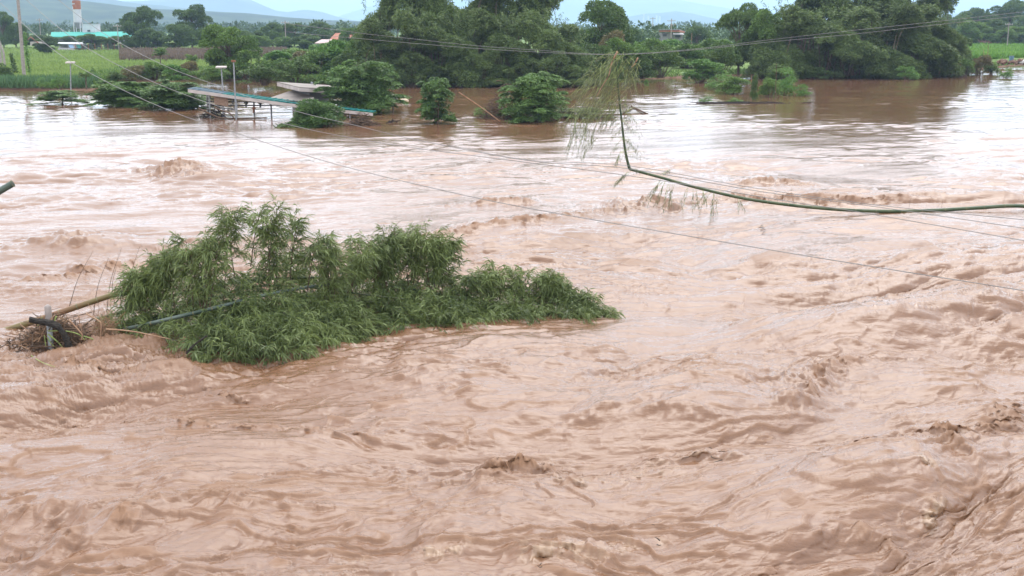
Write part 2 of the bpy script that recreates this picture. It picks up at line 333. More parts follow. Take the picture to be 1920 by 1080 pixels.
t.links.new(a2_.outputs['Fac'], m2_.inputs[0]); t.links.new(mxn.outputs[2], m2_.inputs[6]); m2_.inputs[7].default_value = (0.27, 0.185, 0.12, 1); t.links.new(m2_.outputs[2], b.inputs['Base Color'])
rr = t.nodes.new('ShaderNodeMapRange'); rr.inputs[3].default_value = 0.04; rr.inputs[4].default_value = 0.75
t.links.new(at.outputs['Fac'], rr.inputs[0]); t.links.new(rr.outputs[0], b.inputs['Roughness'])
mpp = t.nodes.new('ShaderNodeMapping'); mpp.inputs['Rotation'].default_value = (0, 0, -0.3); mpp.inputs['Scale'].default_value = (0.28, 1.0, 1.0); t.links.new(gn.outputs['Position'], mpp.inputs[0])
nf = t.nodes.new('ShaderNodeTexNoise'); nf.inputs['Scale'].default_value = 9.0; nf.inputs['Detail'].default_value = 6; nf.inputs['Roughness'].default_value = 0.65; nf.inputs['Distortion'].default_value = 0.4
t.links.new(mpp.outputs[0], nf.inputs[0])
bp = t.nodes.new('ShaderNodeBump'); bp.inputs['Strength'].default_value = 1.0; bp.inputs['Distance'].default_value = 0.020
t.links.new(nf.outputs[0], bp.inputs['Height'])
spo = t.nodes.new('ShaderNodeSeparateXYZ'); t.links.new(gn.outputs['Position'], spo.inputs[0])
bs = t.nodes.new('ShaderNodeMapRange'); bs.inputs[1].default_value = 30; bs.inputs[2].default_value = 85; bs.inputs[3].default_value = 0.9; bs.inputs[4].default_value = 0.22
t.links.new(spo.outputs[1], bs.inputs[0]); t.links.new(bs.outputs[0], bp.inputs['Strength']); t.links.new(bp.outputs[0], b.inputs['Normal'])
tag(link('water', mesh_np('water', V, Fq, mw, True, attrs={'foam': foam.reshape(-1), 'froth': froth.reshape(-1)})), kind='structure')
del V, Fq, idx

# ------------------------------------------------------------------ ground, one sheet to the horizon
gu = np.concatenate([-np.geomspace(6, 0.75, 20)[:-1], np.linspace(-0.7, 0.7, 280), np.geomspace(0.75, 6, 20)[1:]])
gt = np.concatenate([[-1000], [-105, -90, -70, -40, -20, -10, -5, -3, -2], np.linspace(-1.5, 4, 14), np.geomspace(5, 12000, 60)])
GU, GT = np.meshgrid(gu, gt, indexing='ij'); GS = shoreY(GU)
GY = GS+GT; GY = np.where(GT < -110, -80, GY); GX = GU*np.maximum(GY, 9)
gz = -2.5+2.35*sstep(-40, -1.5, GT)+0.55*sstep(-1.2, 3.5, GT)
ridge_r = sstep(0.36, 0.42, GU)*sstep(4, 9, GT)*0.4
nz_ = tess(512, 90, 3, 40, 0.12, 1.8, 1, 0, 77)[0]
gz = gz+np.where(GT > -2, samp(nz_, GX, GY, 90)*0.35*(1-sstep(300, 600, GT)), 0)+ridge_r
mg = bpy.data.materials.new('meadow_ground'); mg.use_nodes = True; t = mg.node_tree; b = t.nodes['Principled BSDF']; b.inputs['Roughness'].default_value = 0.95; b.inputs['Specular IOR Level'].default_value = 0.1
g_ = t.nodes.new('ShaderNodeNewGeometry'); n_ = t.nodes.new('ShaderNodeTexNoise'); n_.inputs['Scale'].default_value = 0.12; n_.inputs['Detail'].default_value = 8; t.links.new(g_.outputs['Position'], n_.inputs[0])
c_ = t.nodes.new('ShaderNodeValToRGB'); e = c_.color_ramp.elements; e[0].position = .35; e[0].color = (0.075, 0.125, 0.03, 1); e[1].position = .62; e[1].color = (0.13, 0.19, 0.055, 1)
t.links.new(n_.outputs[0], c_.inputs[0])
a_ = t.nodes.new('ShaderNodeAttribute'); a_.attribute_name = 'mud'; m_ = t.nodes.new('ShaderNodeMix'); m_.data_type = 'RGBA'
t.links.new(a_.outputs['Fac'], m_.inputs[0]); t.links.new(c_.outputs[0], m_.inputs[6]); m_.inputs[7].default_value = (0.15, 0.092, 0.065, 1); t.links.new(m_.outputs[2], b.inputs['Base Color'])
mud = 1-sstep(0.8, 2.2, GT)+sstep(0.36, 0.40, GU)*(1-sstep(5, 9, GT))
gn_, gm_ = GU.shape; ix = np.arange(gn_*gm_).reshape(gn_, gm_)
tag(link('ground', mesh_np('ground', np.stack([GX, GY, gz], -1).reshape(-1, 3), np.stack([ix[:-1, :-1], ix[1:, :-1], ix[1:, 1:], ix[:-1, 1:]], -1).reshape(-1, 4), mg, True, attrs={'mud': np.clip(mud, 0, 1).reshape(-1)})), kind='structure')
GZ = 0.4

# ------------------------------------------------------------------ hills, real ridges kilometres away
def hill(name, Y, prof, width, m, seed, rough_=0.03):
    """prof: picture points of the skyline"""
    p = np.array(prof, float); X = (p[:, 0]-960)/F*Y; Z = CH+(50-p[:, 1])/F*Y
    xs = np.linspace(X[0], X[-1], 260); zs = np.interp(xs, X, Z)
    k = np.hanning(9); k /= k.sum(); zs = np.convolve(np.pad(zs, 4, 'edge'), k, 'valid')
    vs = np.linspace(-1, 1, 60); XX, VV = np.meshgrid(xs, vs, indexing='ij')
    nt_ = tess(512, width*4, width*0.05, width*0.9, 0.3, 1.9, 1, 0, seed)[0]; nt_ /= nt_.std()
    base = np.cos(VV*PI/2)**1.3*zs[:, None]; rel = zs.max()*rough_
    Zz = base+samp(nt_, XX, VV*width, width*4)*rel*np.cos(VV*PI/2)*(0.3+1.4*np.abs(VV))-2
    ii = np.arange(XX.size).reshape(XX.shape)
    tag(link(name, mesh_np(name, np.stack([XX, Y+VV*width, Zz], -1).reshape(-1, 3), np.stack([ii[:-1, :-1], ii[1:, :-1], ii[1:, 1:], ii[:-1, 1:]], -1).reshape(-1, 4), m, True)), kind='structure')
def hillmat(n, a, b_, s):
    m = mat(n, a, 0.95, b_, s, 0.05, detail=8); return m
hm1 = hillmat('hill_woods', (0.018, 0.032, 0.018), (0.055, 0.075, 0.034), 0.02)
hm2 = hillmat('hill_far', (0.03, 0.05, 0.03), (0.06, 0.085, 0.04), 0.004)
hill('hills', 2300, [(-2600,34),(-1500,-6),(-700,-14),(-100,-8),(100,-2),(190,4),(240,12),(350,17),(470,26),(560,33),(640,37),(760,44),(900,48)], 500, hm1, 51)
hill('hills', 4300, [(-2600,20),(-900,-30),(0,-28),(120,-20),(200,-3),(260,8),(330,14),(400,20),(520,34),(640,44)], 700, hm2, 52)
hill('hills', 6500, [(-800,30),(100,14),(300,2),(400,-6),(470,-2),(520,20),(560,24),(575,19),(600,20),(640,34),(690,44)], 900, hm2, 53)
hill('hills', 10500, [(560,44),(640,36),(680,20),(720,8),(800,-4),(900,0),(1020,-2),(1080,2),(1130,-4),(1180,-6),(1240,-2),(1330,12),(1380,24),(1450,36),(1560,44)], 1100, hm2, 54)
hill('hills', 6200, [(1120,46),(1170,33),(1200,27),(1235,24),(1260,21),(1290,26),(1340,38),(1400,46)], 500, hm2, 55)
hill('hills', 8000, [(1500,46),(1700,30),(1800,26),(1870,22),(1905,12),(1980,6),(2300,0),(3000,8),(4500,30)], 900, hm2, 56)
#PART2

# ------------------------------------------------------------------ vegetation builders
def norm(a): return a/(np.linalg.norm(a, axis=-1, keepdims=True)+1e-9)
def leafquads(P, A, L, W, droop=0.0, near=False):
    n = len(P); A = norm(A); S = norm(np.cross(A, rng.normal(size=(n, 3)))); L = np.broadcast_to(L, (n,))[:, None]; W = np.broadcast_to(W, (n,))[:, None]
    if not near:
        V = np.stack([P, P+A*L*.45+S*W*.5, P+A*L, P+A*L*.45-S*W*.5], 1).reshape(-1, 3); return V, np.arange(4*n).reshape(-1, 4)
    dn = np.array([0, 0, -1.0])*droop
    a1 = P+A*L*.35+dn*L*.06; a2 = P+A*L*.72+dn*L*.24; a3 = P+A*L+dn*L*.5
    V = np.stack([P, a1+S*W*.5, a2+S*W*.36, a3, a2-S*W*.36, a1-S*W*.5], 1).reshape(-1, 3)
    i = np.arange(n)[:, None]*6
    return V, np.concatenate([i+np.array([[0, 1, 2, 5]]), i+np.array([[5, 2, 3, 4]])], 0)
def sph(n):
    return norm(rng.normal(size=(n, 3)))
def puffs(blobs, L, W, dens, down=0.3, rnd=0.6, shell=(0.62, 1.05), up=0.0):
    """blobs: rows cx cy cz rx ry rz -> leaf points and axes, lumpy and uneven"""
    Ps, As = [], []
    for b in blobs:
        c, r = np.array(b[:3]), np.array(b[3:6])
        n = int(dens*(r[0]*r[1]+r[0]*r[2]*2)); d = sph(n); d = d[d[:, 2] > -0.55+0.5*rng.random(len(d))]
        k = sph(5); lob = 0.80+0.28*np.max(d@k.T, axis=1)**3        # lobes, so no ball
        rad = (shell[0]+(shell[1]-shell[0])*rng.random(len(d))**0.6)*lob
        P = c+d*r*rad[:, None]; A = d*1.0+rng.normal(0, rnd, d.shape)+np.array([0, 0, up-down*2])
        Ps.append(P); As.append(A)
    P = np.vstack(Ps); A = np.vstack(As); l = L*rng.uniform(0.6, 1.3, len(P)); return P, A, l, W/L*l
def build_leaf_mesh(name, parts, m, near=False, droop=0):
    Vs, Fs, n = [], [], 0
    for P, A, l, w_ in parts:
        V, Fq = leafquads(P, A, l, w_, droop, near); Vs.append(V); Fs.append(Fq+n); n += len(V)
    return mesh_np(name, np.vstack(Vs), np.vstack(Fs), m)
def v_bamboo(seed, m):
    global rng; rng = np.random.default_rng(seed)
    bl = []; tr = MB()
    for i in range(23):
        a = i*2.4; z = 0.08+0.88*((i*0.618)%1); rr = 0.27*math.sqrt(max(0.05, 1-(z-0.35)**2*1.9))*rng.uniform(0.55, 1.05)
        s = rng.uniform(0.095, 0.15)*(1.15-0.45*z); c = np.array([rr*math.cos(a), rr*math.sin(a), z])
        bl.append([*c, s*1.1, s*1.1, s]); 
        for j in range(2):   # the drooping skirt of the plume
            bl.append([*(c*[1.12, 1.12, 1]+[rng.normal(0, s*.5), rng.normal(0, s*.5), -s*(0.8+.5*j)]), s*.75, s*.75, s*.7])
        b0 = np.array([rng.normal(0, .07), rng.normal(0, .07), 0]); tr.tube(curve([b0, b0*1.2+[c[0]*.25, c[1]*.25, z*.6], c+[0, 0, s*.5]], 4), .006, .002, 4)
    parts = [puffs(bl, 0.036, 0.009, 44000, down=0.34, rnd=0.6)]
    # feathery tips above the crown
    P0 = []; 
    for i in range(26):
        a = rng.uniform(0, 2*PI); r_ = rng.uniform(.03, .27); b = np.array([r_*math.cos(a), r_*math.sin(a), rng.uniform(.7, .95)]); tp = b+[rng.normal(0, .08), rng.normal(0, .08), rng.uniform(.06, .2)]
        t_ = rng.random(50)[:, None]; P0.append(b+(tp-b)*t_+rng.normal(0, .014, (50, 3)))
    P = np.vstack(P0); A = rng.normal(0, .7, P.shape)+[0, 0, -.6]; parts.append((P, A, np.full(len(P), .035), np.full(len(P), .008)))
    return build_leaf_mesh('bamboo_foliage', parts, m), mesh_np('culms', np.vstack(tr.V), np.vstack(tr.F), M['bark'])
def v_broad(seed, m, L=.034, low=.14, dens=26000, wl=.5):
    global rng; rng = np.random.default_rng(seed)
    bl = []; tr = MB(); tr.tube(curve([[0, 0, -.03], [rng.normal(0, .01), 0, .2], [rng.normal(0, .02), rng.normal(0, .02), .55]], 4), .028, .012, 7)
    for i in range(34):
        a = rng.uniform(0, 2*PI); z = rng.uniform(low, .9); rr = .40*math.sqrt(max(0.03, 1-((z-.55)/.42)**2))*rng.uniform(.5, 1.05); s = rng.uniform(.09, .17)
        c = np.array([rr*math.cos(a), rr*math.sin(a), z]); bl.append([*c, s*1.15, s*1.15, s*.8])
        tr.tube(curve([[0, 0, min(.5, z*.55)], c*[.5, .5, .85], c], 3), .010, .003, 4)
    return build_leaf_mesh('foliage', [puffs(bl, L, L*wl, dens, down=.12, rnd=.8)], m), mesh_np('limbs', np.vstack(tr.V), np.vstack(tr.F), M['bark'])
def v_bush(seed, m, L=.06, dens=7500, wl=.42, n=20, spiky=0.3):
    global rng; rng = np.random.default_rng(seed)
    bl = []; tr = MB()
    for i in range(n):
        a = rng.uniform(0, 2*PI); z = rng.uniform(.06, .80); rr = .42*math.sqrt(max(0.05, 1-(z/.95)**2))*rng.uniform(.35, 1.05); s = rng.uniform(.11, .2)
        c = np.array([rr*math.cos(a), rr*math.sin(a), z]); bl.append([*c, s*1.1, s*1.1, s*.85]); tr.tube([[c[0]*.2, c[1]*.2, -.03], c*[.7, .7, .6], c], .010, .003, 4)
    parts = [puffs(bl, L, L*wl, dens, down=.05, rnd=.7, up=spiky)]
    return build_leaf_mesh('foliage', parts, m), mesh_np('stems', np.vstack(tr.V), np.vstack(tr.F), M['bark'])
def v_mimosa(seed, m, trunks=1, L=.05, n=34, fill=14, spread=.46, low=.06, lw=.011, dens=230):
    """flood-pushed legume tree: flat drooping sprays of feathery leaves in tiers"""
    global rng; rng = np.random.default_rng(seed)
    tr = MB(); P0, A0 = [], []
    bases = [np.array([rng.uniform(-.16, .16) if trunks > 1 else 0, rng.normal(0, .03), -.06]) for _ in range(trunks)]
    tops = [b*[1.6, 1, 1]+[rng.normal(0, .03), 0, rng.uniform(.75, .9)] for b in bases]
    for b, tp in zip(bases, tops): tr.tube(curve([b, (b+tp)/2+[rng.normal(0, .02), 0, 0], tp], 5), .018, .005, 6)
    for i in range(n):
        k = i % trunks; z = low+(.92-low)*((i+rng.random())/n); st = bases[k]+(tops[k]-bases[k])*min(1, z*.95)
        a = rng.uniform(0, 2*PI); R_ = spread*math.sqrt(max(.12, 1-(z/1.12)**2.2))*rng.uniform(.3, 1.0)/(1.25 if trunks > 1 else 1)
        e = np.array([st[0]+R_*math.cos(a), st[1]+R_*math.sin(a), z+rng.uniform(-.05, .07)]); mid = (st+e)/2+[0, 0, .045]
        br = curve([st, mid, e, e+[(e-st)[0]*.12, (e-st)[1]*.12, -.03]], 5); tr.tube(br, .006, .0015, 4)
        for j in range(int(8+12*R_/spread)):   # sprays along the branch
            t_ = rng.uniform(.35, 1.0); p = br[int(t_*(len(br)-1))]; sa = a+rng.normal(0, 1.0); Ls = rng.uniform(.05, .12)
            tt = rng.random((dens//5, 1)); d = np.array([math.cos(sa), math.sin(sa), .15])
            q_ = p+d*tt*Ls+np.array([0, 0, -1])*tt**2*Ls*.55+rng.normal(0, .010, (len(tt), 3))*[1, 1, .5]
            P0.append(q_); side = np.where(rng.random((len(tt), 1)) < .5, 1, -1)*np.array([[-math.sin(sa), math.cos(sa), 0]])
            A0.append(side*.9+d*.8+[0, 0, -.55]+rng.normal(0, .3, q_.shape))
    P = np.vstack(P0); A = np.vstack(A0); l = L*rng.uniform(.6, 1.2, len(P)); bl = []
    for i in range(fill):
        k = i % trunks; z = rng.uniform(low+.06, .8); st = bases[k]+(tops[k]-bases[k])*z; a = rng.uniform(0, 2*PI); R_ = spread*math.sqrt(max(.1, 1-(z/1.1)**2))*rng.uniform(.2, .8)/(1.5 if trunks > 1 else 1); q_ = rng.uniform(.08, .15)
        bl.append([st[0]+R_*math.cos(a), st[1]+R_*math.sin(a), z, q_*1.2, q_*1.2, q_*.8])
    return build_leaf_mesh('foliage', [(P, A, l, l*.30), puffs(bl, L, L*.32, 9000, down=.3, rnd=.6)], m), mesh_np('limbs', np.vstack(tr.V), np.vstack(tr.F), M['bark'])
def v_palm(seed, m):
    global rng; rng = np.random.default_rng(seed); tr = MB(); tr.tube(curve([[0, 0, 0], [.01, 0, .25], [0, 0, .5]], 4), .03, .02, 6); P0, A0, l0 = [], [], []
    for i in range(17):
        a = i*2.4+rng.normal(0, .2); up = rng.uniform(.25, 1.5); d = np.array([math.cos(a), math.sin(a), up]); d /= np.linalg.norm(d); Lf = rng.uniform(.42, .55)
        s_ = np.linspace(0.08, 1, 26)[:, None]; rb = np.array([0, 0, .48])+d*s_*Lf+np.array([0, 0, -1])*s_**2.5*Lf*.35; tr.tube(rb[::3], .006, .002, 4)
        for sd_ in (-1, 1):
            sv = np.array([-math.sin(a), math.cos(a), 0])*sd_; P0.append(rb); A0.append(np.tile(sv+d*.9+[0, 0, -.35], (26, 1))+rng.normal(0, .12, (26, 3))); l0.append((.16*np.sin(PI*np.clip(s_*.9+.08, 0, 1)))[:, 0])
    P = np.vstack(P0); l = np.concatenate(l0); return build_leaf_mesh('fronds', [(P, np.vstack(A0), l, l*.13)], m), mesh_np('palm_trunk', np.vstack(tr.V), np.vstack(tr.F), M['bark'])
VAR = {}
def variants(kind, fn, seeds): VAR[kind] = [fn(s_) for s_ in seeds]
variants('bamboo', lambda s_: v_bamboo(s_, M['leaf_bamboo']), (101, 102, 103, 104))
variants('broad', lambda s_: v_broad(s_, M['leaf_dark']), (111, 112, 113))
variants('broadlight', lambda s_: v_broad(s_, M['leaf_mid'], .038, .2, 20000), (114, 115))
variants('bush', lambda s_: v_bush(s_, M['leaf_mid']), (121, 122, 123))
variants('bushbright', lambda s_: v_bush(s_, M['leaf_bright'], .07, 6000, .5), (124, 125))
variants('bushdark', lambda s_: v_bush(s_, M['leaf_dark'], .055, 8500), (126, 127))
variants('bushred', lambda s_: v_bush(s_, M['leaf_red'], .055, 7000), (128,))
variants('bushspiky', lambda s_: v_bush(s_, M['leaf_bright'], .075, 3300, .28, 16, .8), (129, 130))
variants('bushbamboo', lambda s_: v_bush(s_, M['leaf_bamboo'], .06, 11000, .24, 24, -.25), (151, 152, 153))
variants('roundflood', lambda s_: v_bush(s_, M['leaf_flood'], .062, 12000, .30, 34, -.1), (161, 162))
variants('flood', lambda s_: v_mimosa(s_, M['leaf_flood']), (131, 132))
variants('palm', lambda s_: v_palm(s_, M['leaf_mid']), (141, 142))
rng = np.random.default_rng(500)
def tree(name, kind, px, py, wpx, hpx, label, cat, group=None, Y=None, z=None, parts=None, var=None, wd=None, lean=0.0):
    """root at its own place on the ground; size in metres worked out from its distance"""
    if Y is None: zz = GZ if z is None else z; p = G(px, py, zz)
    else: zz = GZ if z is None else z; p = D(px, 300, Y)*[1, 1, 0]+[0, 0, zz]
    sc = pxm(p[1]); o = empty(name, p, label, cat, group, rng.uniform(0, 6.28) if not lean else 0)
    w_ = wpx*sc; h_ = hpx*sc; o.scale = (w_, wd or w_, h_)
    if kind == 'bamboo': o.scale = (w_*1.5, w_*1.5, h_)
    if lean: o.rotation_euler = (0, lean, 0)
    fm, tm = VAR[kind][var if var is not None else int(rng.integers(len(VAR[kind])))]
    link(parts[0] if parts else 'crown', fm, o); link(parts[1] if parts else 'trunk', tm, o)
    return o
ORD = ['first','second','third','fourth','fifth','sixth','seventh','eighth','ninth','tenth','eleventh','twelfth','thirteenth','fourteenth','fifteenth','sixteenth','seventeenth','eighteenth','nineteenth','twentieth']
def row(name, group, what, where, cat, items, **kw):
    """items: (kind, px, py, w, h[, Y]) ; labels run from the left"""
    items = sorted(items, key=lambda i: i[1])
    for k, it in enumerate(items):
        lab = f"{what}, {ORD[k]} from the left {where}"
        tree(name, it[0], it[1], it[2], it[3], it[4], lab, cat, group, Y=(it[5] if len(it) > 5 else None), **kw)
BP = dict(parts=('foliage', 'culms'))
# central bamboo grove: front row at the water's edge, back row above it
row('bamboo_clump', 'bamboo clumps at the front of the central grove', 'low dark bamboo clump', 'at the front of the central grove', 'bamboo',
    [('bamboo', 712, 161, 95, 112, 127), ('bamboo', 770, 161, 100, 126, 127), ('bamboo', 832, 161, 110, 118, 128), ('bamboo', 893, 161, 105, 128, 128), ('bamboo', 952, 160, 105, 116, 128), ('bamboo', 1012, 159, 110, 124, 129), ('bamboo', 1068, 158, 92, 100, 130)], **BP)
row('bamboo_clump', 'tall bamboo clumps at the back of the central grove', 'tall bamboo clump', 'at the back of the central grove', 'bamboo',
    [('bamboo', 722, 150, 90, 170, 134), ('bamboo', 775, 150, 115, 195, 135), ('bamboo', 840, 150, 125, 205, 136), ('bamboo', 905, 150, 120, 200, 135), ('bamboo', 970, 150, 120, 198, 137), ('bamboo', 1030, 150, 105, 178, 138)], **BP)
tree('broad_tree', 'broad', 1120, 120, 125, 128, 'tall dark round-crowned tree just right of the central bamboo grove', 'tree', Y=160)
tree('broad_tree', 'broad', 1172, 110, 50, 62, 'small hazy tree peeping out right of the tall round-crowned tree', 'tree', Y=230)
row('shrub', 'understory shrubs inside the central grove', 'shaded shrub', 'under the bamboo of the central grove', 'shrub', [('bushdark', 700+45*k, 152, 80, 70, 139) for k in range(10)])
row('shrub', 'understory shrubs inside the right-hand grove', 'shaded shrub', 'under the bamboo of the right-hand grove', 'shrub', [('bushdark', 1440+42*k, 136, 80, 64, 162) for k in range(9)])
row('shrub', 'overhanging shrubs at the water under the central grove', 'low leafy shrub', 'at the water under the central grove', 'shrub', [('bushbamboo', 690+43*k, 162, 76, 46+14*((k*7)%3), 126) for k in range(10)], z=0.0)
# right grove
row('bamboo_clump', 'bamboo clumps at the front of the right-hand grove', 'drooping bamboo clump', 'at the front of the right-hand grove', 'bamboo',
    [('bamboo', 1462, 141, 110, 122, 147), ('bamboo', 1530, 140, 115, 108, 148), ('bamboo', 1592, 139, 120, 118, 148), ('bamboo', 1655, 138, 120, 124, 149), ('bamboo', 1718, 136, 110, 120, 151), ('bamboo', 1752, 134, 72, 96, 154)], **BP)
row('bamboo_clump', 'tall bamboo clumps at the back of the right-hand grove', 'towering bamboo clump', 'at the back of the right-hand grove', 'bamboo',
    [('bamboo', 1480, 130, 110, 176, 158), ('bamboo', 1540, 130, 125, 190, 159), ('bamboo', 1605, 130, 130, 196, 160), ('bamboo', 1672, 130, 130, 190, 160), ('bamboo', 1738, 130, 105, 160, 161)], **BP)
row('broad_tree', 'broad trees left of the right-hand grove', 'dark leafy tree on the bank', 'beside the right-hand grove', 'tree',
    [('broad', 1378, 139, 92, 124, 152), ('broadlight', 1428, 139, 88, 112, 150), ('broad', 1405, 120, 70, 110, 165)])
row('shrub', 'overhanging shrubs at the water under the right-hand grove', 'low leafy shrub', 'at the water under the right-hand grove', 'shrub', [('bushbamboo', 1425+41*k, 141.5-.6*k, 74, 44+13*((k*5)%3), 146+k) for k in range(9)], z=0.0)
# scrub between the groves
row('shrub', 'green shrubs between the two groves', 'leafy shrub', 'in the scrub between the two groves', 'shrub',
    [('bushdark', 1120, 156, 70, 70, 131), ('bush', 1150, 152, 75, 82, 136), ('bushred', 1145, 140, 70, 84, 148), ('bush', 1190, 150, 80, 70, 140), ('bushdark', 1235, 148, 80, 66, 142), ('bush', 1212, 130, 90, 62, 165), ('bushbright', 1262, 120, 80, 50, 185), ('bush', 1280, 130, 90, 52, 170), ('bushdark', 1345, 145, 70, 70, 144), ('bush', 1330, 125, 80, 60, 175), ('bushbright', 1180, 110, 80, 42, 205), ('bushdark', 1275, 100, 60, 38, 230), ('bush', 1340, 110, 60, 52, 200), ('bushdark', 1200, 148, 60, 40, 138)])
tree('broad_tree', 'broad', 1300, 90, 50, 46, 'dark domed tree right of the orange-roofed house', 'tree', Y=285)
tree('umbrella_shrub', 'bushbright', 1306, 148, 88, 44, 'pale green umbrella-shaped shrub at the water between the groves', 'shrub', Y=136, z=0.0)
# scrub left of the central grove
row('shrub', 'shrubs on the bank left of the central grove', 'dense shrub', 'on the bank left of the central grove', 'shrub',
    [('bushdark', 500, 165, 90, 44, 122), ('bush', 470, 150, 80, 62, 140), ('bushbright', 520, 140, 80, 44, 150), ('bushdark', 560, 160, 85, 54, 127), ('bush', 600, 150, 90, 62, 138), ('bushbright', 640, 150, 80, 70, 140), ('bushdark', 655, 160, 70, 62, 130), ('bush', 690, 158, 70, 90, 134), ('bush', 560, 125, 80, 44, 170), ('bushbright', 610, 120, 80, 44, 180), ('bush', 660, 120, 80, 60, 175), ('bushdark', 700, 110, 80, 74, 180), ('bushred', 590, 138, 80, 44, 150), ('bush', 540, 150, 60, 40, 138)])
tree('broad_tree', 'broadlight', 438, 150, 100, 92, 'open-crowned green tree behind the two lamp poles', 'tree', Y=141)
tree('palm_tree', 'palm', 312, 140, 42, 58, 'young palm with upright fronds before the brown crop strip, left one', 'palm', Y=160, parts=('fronds', 'trunk'))
tree('palm_tree', 'palm', 369, 148, 38, 50, 'young palm with upright fronds beside the open-crowned tree, right one', 'palm', Y=148, parts=('fronds', 'trunk'))
tree('banana_plant', 'palm', 172, 167, 44, 44, 'pale arching banana plant at the water behind the small flooded bush', 'plant', Y=119, z=0.1, parts=('fronds', 'trunk'))
row('shrub', 'shrubs along the left bank above the flood', 'low mixed shrub', 'along the left bank below the meadow', 'shrub',
    [('bushred', 250, 152, 60, 30), ('bush', 290, 150, 60, 36), ('bushbright', 330, 150, 60, 30), ('bushred', 350, 148, 50, 34), ('bush', 400, 152, 55, 34), ('bushdark', 215, 160, 40, 26), ('bush', 285, 138, 50, 24), ('bushspiky', 112, 166, 34, 34), ('bushspiky', 80, 166, 30, 24), ('bushdark', 4, 150, 50, 34)])
# tree line beyond the meadow
row('broad_tree', 'dark trees at the far edge of the meadow', 'dark round tree', 'along the far edge of the meadow', 'tree',
    [('broad', 8, 92, 46, 66), ('broad', 30, 90, 50, 46), ('broad', 90, 102, 50, 32), ('broad', 88, 84, 60, 24, 330), ('broad', 140, 84, 60, 22, 330), ('broad', 190, 94, 55, 30, 300), ('broad', 226, 94, 50, 26, 300), ('broad', 300, 95, 62, 42, 290), ('broad', 345, 96, 70, 50, 285), ('broad', 278, 90, 74, 78, 310), ('broad', 372, 90, 76, 80, 305), ('broad', 262, 96, 46, 30, 290), ('broad', 392, 92, 40, 40, 300)])
row('broad_tree', 'trees behind the brown crop strips', 'dusky green tree', 'behind the brown crop strip', 'tree',
    [('broadlight', 440, 92, 55, 36, 290), ('broad', 480, 90, 60, 36, 300), ('broad', 520, 86, 50, 46, 330), ('broad', 560, 84, 60, 44, 340), ('broad', 605, 84, 60, 46, 345), ('broadlight', 495, 92, 50, 30, 280), ('broadlight', 540, 90, 40, 26, 290), ('broad', 640, 80, 60, 32, 380), ('broadlight', 665, 90, 50, 48, 260), ('broad', 580, 90, 60, 30, 290)])
tree('broad_tree', 'broad', 198, 60, 18, 20, 'small lone tree right of the white silo building', 'tree', Y=900)
# far right
row('broad_tree', 'hazy trees beyond the far right field', 'hazy spreading tree', 'beyond the far right field', 'tree',
    [('broadlight', 1800, 84, 70, 48, 330), ('broad', 1842, 84, 60, 50, 340), ('broad', 1815, 78, 70, 64, 420), ('broad', 1868, 78, 80, 78, 430), ('broad', 1905, 80, 60, 58, 400), ('broadlight', 1885, 84, 60, 40, 335), ('broadlight', 1925, 82, 60, 40, 330), ('broad', 1960, 80, 60, 52, 400), ('broad', 1770, 80, 70, 56, 380), ('broadlight', 1860, 84, 50, 34, 325)])
row('shrub', 'shrubs at the foot of the right-hand grove', 'scrubby reddish shrub', 'at the foot of the right-hand grove', 'shrub',
    [('bushred', 1760, 136, 60, 34, 152), ('bush', 1795, 135, 50, 34, 155), ('bushred', 1822, 134, 50, 38, 158), ('bushspiky', 1690, 141, 44, 28, 143), ('bush', 1845, 134, 36, 22, 160), ('bushdark', 1520, 139, 60, 24, 146), ('bush', 1460, 142, 60, 24, 142)], z=0.0)
tree('flooded_shrub', 'bushspiky', 1885, 146, 34, 20, 'small shrub standing alone in white water at the far right', 'shrub', z=0.0)
# shrubs standing in the flood, right of the middle
tree('flooded_shrub', 'bush', 1373, 178, 66, 36, 'leafy flooded shrub on the left of the debris raft', 'shrub', z=-.1)
tree('flooded_shrub', 'bushspiky', 1352, 170, 52, 34, 'thin yellowish weeds behind the flooded shrub on the debris raft', 'shrub', z=-.1)
tree('vine_stump', 'bushdark', 1413, 190, 15, 52, 'narrow vine-covered stump standing up from the debris raft', 'stump', z=-.1)
tree('flooded_shrub', 'bush', 1443, 184, 46, 40, 'leafy flooded shrub on the right of the debris raft', 'shrub', z=-.1)
tree('flooded_shrub', 'bushspiky', 1468, 180, 60, 60, 'tall spindly weeds right of the debris raft', 'shrub', z=-.1)
tree('flooded_shrub', 'bushspiky', 1505, 182, 34, 26, 'small weed tuft farthest right of the debris raft', 'shrub', z=-.1)
tree('flooded_shrub', 'bushbright', 1212, 161, 8, 13, 'tiny bright green tuft in the water between the groves', 'shrub', z=0)
tree('flooded_shrub', 'bushspiky', 1325, 192, 28, 12, 'low sprig at the left end of the debris raft', 'shrub', z=-.02)
tree('flooded_shrub', 'bushspiky', 1380, 192, 30, 10, 'low sprig in front of the debris raft shrub', 'shrub', z=-.02)
